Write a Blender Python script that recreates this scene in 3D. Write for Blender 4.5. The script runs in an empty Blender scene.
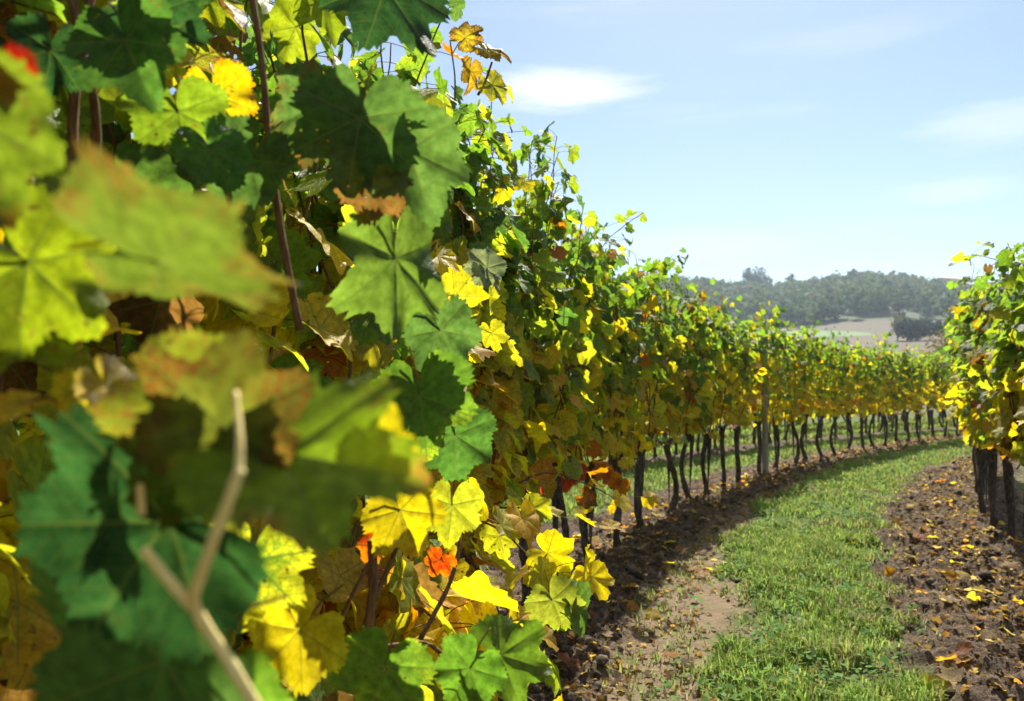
import bpy, math, random
import numpy as np
from mathutils import Vector, Matrix

random.seed(7)
RNG = np.random.default_rng(11)
R = math.radians
scene = bpy.context.scene
COL = scene.collection

# ------------------------------------------------------------------ camera, light, exposure
FPX = 804.0                      # focal length in pixels of a 1024 wide picture
CAM_H = 1.35
PITCH = R(2.46)
cam_d = bpy.data.cameras.new('camera')
cam = bpy.data.objects.new('camera', cam_d)
COL.objects.link(cam)
cam.location = (0, 0, CAM_H)
cam.rotation_euler = (R(90) + PITCH, 0, 0)
cam_d.sensor_width = 36
cam_d.lens = FPX * 36 / 1024
cam_d.clip_start = 0.02
cam_d.clip_end = 3000
cam_d.dof.use_dof = True
cam_d.dof.focus_distance = 2.4
cam_d.dof.aperture_fstop = 4.5
scene.camera = cam

SUN_AZ = R(14)                  # from straight ahead, negative is to the left
SUN_EL = R(46)
sun_dir = Vector((math.sin(SUN_AZ) * math.cos(SUN_EL), math.cos(SUN_AZ) * math.cos(SUN_EL), math.sin(SUN_EL)))
sd = bpy.data.lights.new('sun', 'SUN')
sd.energy = 5.0
sd.angle = R(0.5)
sd.color = (1.0, 0.93, 0.80)
sun = bpy.data.objects.new('sun', sd)
COL.objects.link(sun)
sun.rotation_euler = (-sun_dir).to_track_quat('-Z', 'Y').to_euler()
sun.location = (-20, 10, 30)

world = bpy.data.worlds.new('World')
scene.world = world
world.use_nodes = True
SKY_STRENGTH = 0.050
scene.view_settings.view_transform = 'Standard'
scene.view_settings.look = 'None'
scene.view_settings.exposure = 1.38
scene.view_settings.gamma = 1.0
scene.render.engine = 'CYCLES'
scene.cycles.max_bounces = 10
scene.cycles.diffuse_bounces = 5
scene.cycles.transmission_bounces = 6
scene.cycles.transparent_max_bounces = 8
scene.cycles.volume_bounces = 1
scene.cycles.sample_clamp_indirect = 6


class NT:
    """small helper for node trees"""
    def __init__(self, tree):
        self.t = tree
        tree.nodes.clear()

    def n(self, typ, **kw):
        nd = self.t.nodes.new(typ)
        for k, v in kw.items():
            setattr(nd, k, v)
        return nd

    def link(self, a, b):
        self.t.links.new(a, b)

    def put(self, v, sock):
        if isinstance(v, (int, float)):
            sock.default_value = v
        elif isinstance(v, tuple):
            if sock.type == 'RGBA' and len(v) == 3:
                v = v + (1,)
            sock.default_value = v
        else:
            self.link(v, sock)

    def math(self, op, a, b=0.0, c=None, clamp=False):
        m = self.n('ShaderNodeMath', operation=op, use_clamp=clamp)
        self.put(a, m.inputs[0])
        self.put(b, m.inputs[1])
        if c is not None:
            self.put(c, m.inputs[2])
        return m.outputs[0]

    def mix(self, f, a, b, blend='MIX'):
        m = self.n('ShaderNodeMix', data_type='RGBA', blend_type=blend)
        self.put(f, m.inputs[0])
        self.put(a, m.inputs[6])
        self.put(b, m.inputs[7])
        return m.outputs[2]

    def smooth(self, v, lo, hi, a=0.0, b=1.0):
        m = self.n('ShaderNodeMapRange', interpolation_type='SMOOTHSTEP')
        self.put(v, m.inputs['Value'])
        m.inputs['From Min'].default_value = lo
        m.inputs['From Max'].default_value = hi
        m.inputs['To Min'].default_value = a
        m.inputs['To Max'].default_value = b
        return m.outputs[0]

    def noise(self, vec, scale, detail=2.0, rough=0.5, color=False):
        m = self.n('ShaderNodeTexNoise')
        if vec is not None:
            self.link(vec, m.inputs['Vector'])
        m.inputs['Scale'].default_value = scale
        m.inputs['Detail'].default_value = detail
        m.inputs['Roughness'].default_value = rough
        return m.outputs['Color' if color else 'Fac']


# sky: Nishita without the disc, plus thin high cloud and an added fill layer overhead
w = NT(world.node_tree)
sky = w.n('ShaderNodeTexSky', sky_type='NISHITA')
sky.sun_disc = False
sky.sun_elevation = SUN_EL
sky.sun_rotation = SUN_AZ
sky.altitude = 250
sky.air_density = 1.0
sky.dust_density = 0.5
sky.ozone_density = 1.1
tc = w.n('ShaderNodeTexCoord')
sep = w.n('ShaderNodeSeparateXYZ')
w.link(tc.outputs['Generated'], sep.inputs[0])
X, Y, Z = sep.outputs
az = w.math('ARCTAN2', X, Y)
el = w.math('ARCSINE', Z)
cv = w.n('ShaderNodeCombineXYZ')
w.link(w.math('MULTIPLY', az, 4.0), cv.inputs[0])
w.link(w.math('MULTIPLY', el, 22.0), cv.inputs[1])
wob = w.noise(cv.outputs[0], 1.6, 9.0, 0.66)
wob2 = w.noise(cv.outputs[0], 0.8, 9.0, 0.62)


def cloud(px, py, rx, ry, amt):
    a0 = math.atan2(px - 512, FPX)
    e0 = math.atan2(385 - py, math.hypot(px - 512, FPX))
    dx = w.math('DIVIDE', w.math('SUBTRACT', az, a0), rx / FPX)
    dy = w.math('DIVIDE', w.math('SUBTRACT', el, e0), ry / FPX)
    d2 = w.math('SQRT', w.math('ADD', w.math('MULTIPLY', dx, dx), w.math('MULTIPLY', dy, dy)))
    d2 = w.math('ADD', d2, w.math('MULTIPLY', w.math('SUBTRACT', wob, 0.5), 1.3))
    return w.smooth(d2, 1.0, 0.15, 0.0, amt)


acc = w.smooth(wob2, 0.52, 0.85, 0.0, 0.22)
for c in ((560, 84, 105, 26, 0.85), (1010, 118, 90, 26, 0.30), (960, 188, 80, 16, 0.26), (850, 30, 130, 20, 0.12),
          (700, 245, 160, 24, 0.18)):
    acc = w.math('MAXIMUM', acc, cloud(*c))
acc = w.math('MULTIPLY', acc, w.smooth(el, 0.0, 0.06))
fill_veil = w.math('MULTIPLY', w.smooth(el, 0.52, 0.95, 0.0, 0.95), w.smooth(wob, 0.30, 0.62, 0.35, 1.0))  # invented bright cloud layer above the frame, added to fill the shaded foliage
acc = w.math('MAXIMUM', acc, fill_veil)
hz = w.smooth(el, 0.34, 0.0, 0.04, 0.22)
skyc = w.mix(hz, sky.outputs[0], (6.6, 7.0, 7.3))
skyc = w.mix(1.0, skyc, (0.935, 1.0, 0.985), 'MULTIPLY')
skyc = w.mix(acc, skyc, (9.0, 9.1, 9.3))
bg = w.n('ShaderNodeBackground')
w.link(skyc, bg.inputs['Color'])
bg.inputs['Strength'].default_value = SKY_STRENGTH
wo = w.n('ShaderNodeOutputWorld')
w.link(bg.outputs[0], wo.inputs['Surface'])


# ------------------------------------------------------------------ helpers
def tag(o, label=None, cat=None, group=None, kind=None):
    if label:
        o['label'] = label
    if cat:
        o['category'] = cat
    if group:
        o['group'] = group
    if kind:
        o['kind'] = kind
    return o


def empty(name, loc, rz=0.0):
    o = bpy.data.objects.new(name, None)
    COL.objects.link(o)
    o.empty_display_size = 0.1
    o.location = loc
    o.rotation_euler = (0, 0, rz)
    return o


def mesh(name, v, tris=None, quads=None, attrs=None, smooth=True):
    """mesh from numpy arrays of triangles and / or quads"""
    me = bpy.data.meshes.new(name)
    v = np.asarray(v, np.float32)
    parts = []
    sizes = []
    if tris is not None and len(tris):
        t = np.asarray(tris, np.int32)
        parts.append(t.ravel())
        sizes.append(np.full(len(t), 3, np.int32))
    if quads is not None and len(quads):
        q = np.asarray(quads, np.int32)
        parts.append(q.ravel())
        sizes.append(np.full(len(q), 4, np.int32))
    idx = np.concatenate(parts)
    sz = np.concatenate(sizes)
    me.vertices.add(len(v))
    me.vertices.foreach_set('co', v.ravel())
    me.loops.add(len(idx))
    me.loops.foreach_set('vertex_index', idx)
    me.polygons.add(len(sz))
    start = np.concatenate([[0], np.cumsum(sz)[:-1]]).astype(np.int32)
    me.polygons.foreach_set('loop_start', start)
    me.polygons.foreach_set('loop_total', sz)
    if smooth:
        me.polygons.foreach_set('use_smooth', np.ones(len(sz), bool))
    for nm, (typ, arr) in (attrs or {}).items():
        a = me.attributes.new(nm, typ, 'POINT')
        arr = np.asarray(arr, np.float32)
        a.data.foreach_set({'FLOAT_COLOR': 'color', 'FLOAT2': 'vector', 'FLOAT': 'value'}[typ], arr.ravel())
    me.update(calc_edges=True)
    me.validate()
    return me


def obj(name, me, mat, parent=None):
    o = bpy.data.objects.new(name, me)
    COL.objects.link(o)
    if mat is not None and not me.materials:
        me.materials.append(mat)
    if parent is not None:
        o.parent = parent
    return o


def hash2(i, j, s=0):
    n = (i.astype(np.int64) * 374761393 + j.astype(np.int64) * 668265263 + s * 974634777) & 0x7fffffff
    n = ((n ^ (n >> 13)) * 1274126177) & 0x7fffffff
    return ((n ^ (n >> 16)) & 0xffff) / 65535.0


def vnoise(x, y, s=0):
    x = np.asarray(x, float)
    y = np.asarray(y, float)
    i = np.floor(x).astype(np.int64)
    j = np.floor(y).astype(np.int64)
    fx = x - i
    fy = y - j
    fx = fx * fx * (3 - 2 * fx)
    fy = fy * fy * (3 - 2 * fy)
    a = hash2(i, j, s) * (1 - fx) + hash2(i + 1, j, s) * fx
    b = hash2(i, j + 1, s) * (1 - fx) + hash2(i + 1, j + 1, s) * fx
    return a * (1 - fy) + b * fy


def fbm(x, y, s=0, o=3):
    r = 0
    a = 0.5
    tot = 0
    for k in range(o):
        r = r + a * vnoise(np.asarray(x) * 2 ** k, np.asarray(y) * 2 ** k, s + k)
        tot += a
        a *= 0.5
    return r / tot


def sstep(x, a, b):
    t = np.clip((np.asarray(x, float) - a) / (b - a), 0, 1)
    return t * t * (3 - 2 * t)


def tube(pts, rad, n=8, rough=0.0, seed=0, cap=True):
    """tapered tube along points; returns verts, quads, tris"""
    pts = np.asarray(pts, float)
    rad = np.asarray(rad, float)
    m = len(pts)
    tan = np.gradient(pts, axis=0)
    tan /= np.linalg.norm(tan, axis=1)[:, None] + 1e-9
    ref = np.array([1.0, 0.13, 0.07])
    if abs(tan[0] @ ref) > 0.9:
        ref = np.array([0.1, 1.0, 0.05])
    vs = []
    rg = np.random.default_rng(seed + 5)
    prof = 1 + rough * rg.uniform(-1, 1, n)
    for k in range(m):
        a = np.cross(tan[k], ref)
        a /= np.linalg.norm(a) + 1e-9
        b = np.cross(tan[k], a)
        ang = np.linspace(0, 2 * np.pi, n, endpoint=False) + 0.25 * k * (rough > 0)
        pr = prof * (1 + rough * rg.uniform(-.8, .8, n)) if rough else np.ones(n)
        ring = pts[k] + rad[k] * pr[:, None] * (np.cos(ang)[:, None] * a + np.sin(ang)[:, None] * b)
        vs.append(ring)
    v = np.concatenate(vs)
    q = []
    for k in range(m - 1):
        for i in range(n):
            j = (i + 1) % n
            q.append((k * n + i, k * n + j, (k + 1) * n + j, (k + 1) * n + i))
    t = []
    if cap:
        v = np.vstack([v, pts[-1] + tan[-1] * rad[-1] * .4, pts[0]])
        e = len(v) - 2
        for i in range(n):
            t.append(((m - 1) * n + i, (m - 1) * n + (i + 1) % n, e))
            t.append(((i + 1) % n, i, e + 1))
    return v, np.array(q, int), np.array(t, int).reshape(-1, 3)


class Acc:
    """collects pieces into one mesh"""
    def __init__(self):
        self.v, self.t, self.q, self.c = [], [], [], []
        self.n = 0

    def add(self, v, q=None, t=None, col=None):
        if q is not None and len(q):
            self.q.append(np.asarray(q) + self.n)
        if t is not None and len(t):
            self.t.append(np.asarray(t) + self.n)
        self.v.append(np.asarray(v, float))
        if col is not None:
            c = np.empty((len(v), 4), np.float32)
            c[:] = col
            self.c.append(c)
        self.n += len(v)

    def mesh(self, name, smooth=True):
        at = {'tint': ('FLOAT_COLOR', np.concatenate(self.c))} if self.c else None
        return mesh(name, np.concatenate(self.v), np.concatenate(self.t) if self.t else None,
                    np.concatenate(self.q) if self.q else None, at, smooth)


def add_box(A, lo, hi, col=None):
    x0, y0, z0 = lo
    x1, y1, z1 = hi
    v = [(x0, y0, z0), (x1, y0, z0), (x1, y1, z0), (x0, y1, z0), (x0, y0, z1), (x1, y0, z1), (x1, y1, z1), (x0, y1, z1)]
    q = [(3, 2, 1, 0), (4, 5, 6, 7), (0, 1, 5, 4), (1, 2, 6, 5), (2, 3, 7, 6), (3, 0, 4, 7)]
    A.add(v, q, None, col)


def at(px, py, d):
    """world point seen at pixel px, py at depth d"""
    xc = (px - 512) / FPX * d
    yc = (350.5 - py) / FPX * d
    c, s = math.cos(PITCH), math.sin(PITCH)
    return np.array((xc, d * c - yc * s, CAM_H + d * s + yc * c))


def camdir(x, y, z):
    """camera space direction (right, up, towards the viewer) into world"""
    c, s = math.cos(PITCH), math.sin(PITCH)
    f = -z
    return np.array((x, f * c - y * s, f * s + y * c))


# ------------------------------------------------------------------ materials
def new_mat(name):
    m = bpy.data.materials.new(name)
    m.use_nodes = True
    return m, NT(m.node_tree)


def leaf_material():
    m, g = new_mat('vine_leaf')
    at1 = g.n('ShaderNodeAttribute', attribute_name='tint')
    at2 = g.n('ShaderNodeAttribute', attribute_name='tint_edge')
    auv = g.n('ShaderNodeAttribute', attribute_name='luv')
    arn = g.n('ShaderNodeAttribute', attribute_name='rnd')
    rnd = arn.outputs['Fac']
    amt = at2.outputs['Alpha']
    s = g.n('ShaderNodeSeparateXYZ')
    g.link(auv.outputs['Vector'], s.inputs[0])
    ax = g.math('ABSOLUTE', s.outputs[0])
    y = s.outputs[1]
    # distance to the nearest of the main veins
    best = None
    for deg in (0.0, 52.0, 108.0):
        sa, ca = math.sin(R(deg)), math.cos(R(deg))
        perp = g.math('ABSOLUTE', g.math('SUBTRACT', g.math('MULTIPLY', ax, ca), g.math('MULTIPLY', y, sa)))
        along = g.math('ADD', g.math('MULTIPLY', ax, sa), g.math('MULTIPLY', y, ca))
        dist = g.math('ADD', perp, g.math('MULTIPLY', g.math('LESS_THAN', along, 0.0), 2.0))
        if best is None:
            best, al = dist, along
        else:
            cl = g.math('LESS_THAN', dist, best)
            al = g.math('ADD', g.math('MULTIPLY', along, cl), g.math('MULTIPLY', al, g.math('SUBTRACT', 1.0, cl)))
            best = g.math('MINIMUM', dist, best)
    wid = g.math('MULTIPLY_ADD', al, -0.011, 0.019)
    main = g.smooth(g.math('DIVIDE', best, wid), 1.3, 0.5)
    # secondary veins in chevrons off the nearest main one
    ch = g.math('FRACT', g.math('MULTIPLY', g.math('SUBTRACT', al, g.math('MULTIPLY', best, 0.75)), 7.0))
    ch = g.math('ABSOLUTE', g.math('SUBTRACT', ch, 0.5))
    sec = g.math('MULTIPLY', g.smooth(ch, 0.07, 0.02), 0.55)
    vor = g.n('ShaderNodeTexVoronoi', feature='DISTANCE_TO_EDGE')
    g.link(auv.outputs['Vector'], vor.inputs['Vector'])
    vor.inputs['Scale'].default_value = 13.0
    net = g.math('MULTIPLY', g.smooth(vor.outputs['Distance'], 0.07, 0.01), 0.30)
    sec = g.math('MAXIMUM', sec, net)
    isleaf = g.math('LESS_THAN', ax, 3.0)
    vein = g.math('MULTIPLY', g.math('MAXIMUM', main, sec), isleaf)
    # patchy colour
    off = g.n('ShaderNodeVectorMath', operation='ADD')
    cx = g.n('ShaderNodeCombineXYZ')
    g.link(g.math('MULTIPLY', rnd, 61.0), cx.inputs[0])
    g.link(g.math('MULTIPLY', rnd, 37.0), cx.inputs[2])
    g.link(auv.outputs['Vector'], off.inputs[0])
    g.link(cx.outputs[0], off.inputs[1])
    n1 = g.noise(off.outputs[0], 2.1, 7.0, 0.68)
    n2 = g.noise(off.outputs[0], 7.0, 3.0, 0.6)
    r = g.math('SQRT', g.math('ADD', g.math('MULTIPLY', ax, ax), g.math('MULTIPLY', y, y)))
    f = g.math('ADD', g.math('MULTIPLY', r, 0.55), g.math('MULTIPLY', n1, 1.3))
    f = g.math('ADD', f, g.math('MULTIPLY', amt, 0.9))
    f = g.math('SUBTRACT', f, g.math('MULTIPLY', vein, 0.55))
    f = g.smooth(f, 1.30, 1.62)
    f = g.math('MULTIPLY', f, g.math('MULTIPLY', g.math('GREATER_THAN', amt, 0.01), isleaf))
    col = g.mix(f, at1.outputs['Color'], at2.outputs['Color'])
    # fine mottling and brown specks
    mot = g.smooth(n2, 0.28, 0.75, 0.62, 1.35)
    hs = g.n('ShaderNodeHueSaturation')
    g.link(mot, hs.inputs['Value'])
    g.link(col, hs.inputs['Color'])
    col = hs.outputs[0]
    spk = g.noise(off.outputs[0], 5.5, 2.0, 0.5)
    sp = g.math('MULTIPLY', g.smooth(spk, 0.64, 0.70), isleaf)
    sp = g.math('MULTIPLY', sp, g.smooth(rnd, 0.2, 0.8, 0.1, 0.85))
    col = g.mix(sp, col, (0.07, 0.035, 0.015))
    colv = g.mix(g.math('MULTIPLY', vein, 0.55), col, (0.30, 0.34, 0.10))
    geo = g.n('ShaderNodeNewGeometry')
    under = g.mix(0.28, colv, (0.17, 0.21, 0.10))
    refl = g.mix(geo.outputs['Backfacing'], colv, under)
    p = g.n('ShaderNodeBsdfPrincipled')
    g.link(refl, p.inputs['Base Color'])
    g.link(g.math('MULTIPLY_ADD', geo.outputs['Backfacing'], 0.25, 0.50), p.inputs['Roughness'])
    p.inputs['Specular IOR Level'].default_value = 0.22
    up = g.n('ShaderNodeVectorMath', operation='SCALE')
    g.link(col, up.inputs[0])
    up.inputs['Scale'].default_value = 2.9
    dn = g.n('ShaderNodeVectorMath', operation='MULTIPLY_ADD')
    g.link(col, dn.inputs[0])
    dn.inputs[1].default_value = (2.3, 2.3, 2.3)
    dn.inputs[2].default_value = (1, 1, 1)
    gm = g.n('ShaderNodeVectorMath', operation='DIVIDE')
    g.link(up.outputs[0], gm.inputs[0])
    g.link(dn.outputs[0], gm.inputs[1])
    ht = g.n('ShaderNodeHueSaturation')
    ht.inputs['Saturation'].default_value = 1.08
    g.link(gm.outputs[0], ht.inputs['Color'])
    warmth = g.mix(1.0, ht.outputs[0], (1.05, 1.0, .45), 'MULTIPLY')
    tcol = g.mix(g.math('MULTIPLY', vein, 0.55), warmth, (0.10, 0.14, 0.02))
    tr = g.n('ShaderNodeBsdfTranslucent')
    g.link(tcol, tr.inputs['Color'])
    bmp = g.n('ShaderNodeBump')
    bmp.inputs['Strength'].default_value = 0.8
    bmp.inputs['Distance'].default_value = 0.004
    g.link(g.math('SUBTRACT', g.math('MULTIPLY', n2, 0.5), g.math('MULTIPLY', vein, 0.8)), bmp.inputs['Height'])
    g.link(bmp.outputs[0], p.inputs['Normal'])
    mx = g.n('ShaderNodeMixShader')
    mx.inputs[0].default_value = 0.64
    g.link(p.outputs[0], mx.inputs[1])
    g.link(tr.outputs[0], mx.inputs[2])
    o = g.n('ShaderNodeOutputMaterial')
    hole = g.math('MULTIPLY', g.smooth(spk, 0.705, 0.712), g.math('MULTIPLY', isleaf, g.math('GREATER_THAN', rnd, 0.45)))
    tp_ = g.n('ShaderNodeBsdfTransparent')
    mh = g.n('ShaderNodeMixShader')
    g.link(hole, mh.inputs[0])
    g.link(mx.outputs[0], mh.inputs[1])
    g.link(tp_.outputs[0], mh.inputs[2])
    g.link(mh.outputs[0], o.inputs['Surface'])
    return m


def tint_material(name, trans=0.0, rough=0.8, spec=0.2, var=0.35, scale=30.0, bump=0.0):
    m, g = new_mat(name)
    a = g.n('ShaderNodeAttribute', attribute_name='tint')
    tcx = g.n('ShaderNodeTexCoord')
    n = g.noise(tcx.outputs['Object'], scale, 3.0, 0.6)
    hs = g.n('ShaderNodeHueSaturation')
    g.link(g.smooth(n, 0.25, 0.75, 1 - var, 1 + var), hs.inputs['Value'])
    g.link(a.outputs['Color'], hs.inputs['Color'])
    p = g.n('ShaderNodeBsdfPrincipled')
    g.link(hs.outputs[0], p.inputs['Base Color'])
    p.inputs['Roughness'].default_value = rough
    p.inputs['Specular IOR Level'].default_value = spec
    if bump:
        b = g.n('ShaderNodeBump')
        b.inputs['Strength'].default_value = 0.6
        b.inputs['Distance'].default_value = bump
        g.link(n, b.inputs['Height'])
        g.link(b.outputs[0], p.inputs['Normal'])
    o = g.n('ShaderNodeOutputMaterial')
    if trans:
        gm = g.n('ShaderNodeGamma')
        g.link(hs.outputs[0], gm.inputs[0])
        gm.inputs[1].default_value = 0.75
        tr = g.n('ShaderNodeBsdfTranslucent')
        g.link(gm.outputs[0], tr.inputs['Color'])
        mx = g.n('ShaderNodeMixShader')
        mx.inputs[0].default_value = trans
        g.link(p.outputs[0], mx.inputs[1])
        g.link(tr.outputs[0], mx.inputs[2])
        g.link(mx.outputs[0], o.inputs['Surface'])
    else:
        g.link(p.outputs[0], o.inputs['Surface'])
    return m


def bark_material(name, c1, c2, c3, scale=1.0, bump=0.006):
    m, g = new_mat(name)
    tcx = g.n('ShaderNodeTexCoord')
    mp = g.n('ShaderNodeMapping')
    mp.inputs['Scale'].default_value = (1, 1, 0.16)
    g.link(tcx.outputs['Object'], mp.inputs['Vector'])
    st = g.noise(mp.outputs[0], 95.0 * scale, 4.0, 0.65)
    big = g.noise(tcx.outputs['Object'], 14.0 * scale, 3.0, 0.6)
    col = g.mix(g.smooth(st, 0.32, 0.68), c1, c2)
    col = g.mix(g.smooth(big, 0.5, 0.75, 0.0, 0.7), col, c3)
    p = g.n('ShaderNodeBsdfPrincipled')
    g.link(col, p.inputs['Base Color'])
    p.inputs['Roughness'].default_value = 0.9
    p.inputs['Specular IOR Level'].default_value = 0.15
    b = g.n('ShaderNodeBump')
    b.inputs['Strength'].default_value = 0.9
    b.inputs['Distance'].default_value = bump
    g.link(st, b.inputs['Height'])
    g.link(b.outputs[0], p.inputs['Normal'])
    o = g.n('ShaderNodeOutputMaterial')
    g.link(p.outputs[0], o.inputs['Surface'])
    return m


def plain_material(name, c, rough=0.6, metal=0.0):
    m, g = new_mat(name)
    tcx = g.n('ShaderNodeTexCoord')
    n = g.noise(tcx.outputs['Object'], 12.0, 3.0)
    col = g.mix(n, tuple(x * .8 for x in c), tuple(min(1, x * 1.15) for x in c))
    p = g.n('ShaderNodeBsdfPrincipled')
    g.link(col, p.inputs['Base Color'])
    p.inputs['Roughness'].default_value = rough
    p.inputs['Metallic'].default_value = metal
    o = g.n('ShaderNodeOutputMaterial')
    g.link(p.outputs[0], o.inputs['Surface'])
    return m


M_LEAF = leaf_material()
M_BARK = bark_material('vine_bark', (0.020, 0.014, 0.011), (0.10, 0.075, 0.055), (0.15, 0.135, 0.10))
M_CANE = bark_material('cane_bark', (0.10, 0.045, 0.022), (0.21, 0.11, 0.055), (0.15, 0.09, 0.05), 2.0, 0.001)
M_PALE = bark_material('pale_shoot_bark', (0.78, 0.58, 0.22), (0.85, 0.70, 0.32), (0.66, 0.36, 0.12), 1.2, 0.0006)
M_POST = bark_material('weathered_post_wood', (0.17, 0.145, 0.12), (0.36, 0.31, 0.26), (0.28, 0.24, 0.20), 0.6, 0.004)
M_GRASS = tint_material('grass_blade', 0.42, 0.7, 0.12, 0.25, 5.0)
M_CLOD = tint_material('soil_clod', 0, 0.95, 0.1, 0.45, 40.0, 0.004)
M_TREE = tint_material('far_tree_leaf', 0.25, 0.8, 0.1, 0.25, 0.6)
M_TRUNK = bark_material('tree_bark', (0.06, 0.05, 0.04), (0.14, 0.11, 0.09), (0.1, 0.09, 0.07), 0.05, 0.02)
M_WIRE = plain_material('galvanised_wire', (0.35, 0.36, 0.37), 0.45, 0.8)
M_WALL = plain_material('white_render', (0.70, 0.68, 0.63), 0.85)
M_ROOF = plain_material('clay_roof', (0.30, 0.15, 0.10), 0.85)
M_DARK = plain_material('window_glass', (0.03, 0.035, 0.045), 0.15)

# ------------------------------------------------------------------ vineyard layout
ROW_GAP = 3.1


def rx(y):
    y = np.asarray(y, float)
    return 0.12 * y + 0.0235 * y * y - 0.9


def rslope(y):
    return 0.12 + 0.047 * np.asarray(y, float)


def hill(x, y):
    """height of the land: flat vineyard, then a slope up to a wooded ridge"""
    x = np.asarray(x, float)
    y = np.asarray(y, float)
    az = np.arctan2(x, np.maximum(y, 1.0))
    dd = np.maximum(np.hypot(x, y) * np.where(y > 0, 1, 0), y)
    h = np.interp(dd, [0, 70, 150, 250, 330, 430, 520, 600, 900], [0, 0, 6.0, 14.0, 24.5, 43, 60.5, 62, 40])
    roll = 2.2 * np.sin(az * 13 + 0.8) + 1.4 * np.sin(az * 29 + 2) + 1.2 * np.sin(x * .021 + y * .013)
    return h + (roll - 7.5 * sstep(az, .38, .56) * 1.4) * sstep(dd, 250, 450)


def masks(x, y):
    """grass and wheel-track cover of the ground"""
    u = x - rx(y)
    k = np.floor(u / ROW_GAP)
    um = u - k * ROW_GAP
    g0 = np.interp(y, [3, 5.5, 11, 16], [1.14, 1.02, 0.56, 0.5])
    g0 = np.where(k < 0, 0.65, g0)
    n = fbm(x * 2.2, y * 2.2, 3) - 0.5
    n2 = fbm(x * 7, y * 7, 9) - 0.5
    left = sstep(um + n * .55 + n2 * .25, g0 - .14, g0 + .14)
    right = 1 - sstep(um + n * .55 + n2 * .3, 1.90, 2.20)
    grass = left * right
    grass = np.where(k < -1, 1.0, grass)
    path = sstep(um + n * .3, .42, .56) * (1 - left) * (k >= 0)
    return grass, path, um, k


def ground_z(x, y):
    x = np.asarray(x, float)
    y = np.asarray(y, float)
    grass, path, um, k = masks(x, y)
    near = (1 - sstep(np.hypot(x, y), 30, 60))
    soil = np.clip(1 - grass - path, 0, 1)
    row = np.minimum(um, ROW_GAP - um)
    mound = 0.09 * np.exp(-(row / .38) ** 2)
    cl = (fbm(x * 7, y * 7, 21, 3) - 0.5) * 0.13 + (fbm(x * 24, y * 24, 31, 3) - .5) * .10
    z = mound + soil * cl - path * 0.02 + (fbm(x * 3, y * 3, 5) - .5) * 0.03 + path * (fbm(x * 14, y * 14, 8) - .5) * .016
    return z * near + hill(x, y)


def axis(lo, a, b, hi, step, grow):
    mid = list(np.arange(a, b, step))
    r = [b]
    s = step
    while r[-1] < hi:
        s *= grow
        r.append(r[-1] + s)
    l = [a]
    s = step
    while l[-1] > lo:
        s *= grow
        l.append(l[-1] - s)
    return np.array(sorted(set(l[1:])) + mid + r)


gx = axis(-640, -1.6, 7.0, 640, 0.030, 1.09)
gy = axis(-60, 2.4, 12.5, 860, 0.032, 1.065)
GX, GY = np.meshgrid(gx, gy)
GX, GY = GX.ravel(), GY.ravel()
gr, pa, _, _ = masks(GX, GY)
near = (1 - sstep(np.hypot(GX, GY), 35, 60))
gcol = np.stack([gr, pa, near, np.ones_like(gr)], 1)
GZ = ground_z(GX, GY)
nx, ny = len(gx), len(gy)
ii = np.arange(nx * ny).reshape(ny, nx)
quads = np.stack([ii[:-1, :-1].ravel(), ii[:-1, 1:].ravel(), ii[1:, 1:].ravel(), ii[1:, :-1].ravel()], 1)


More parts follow.
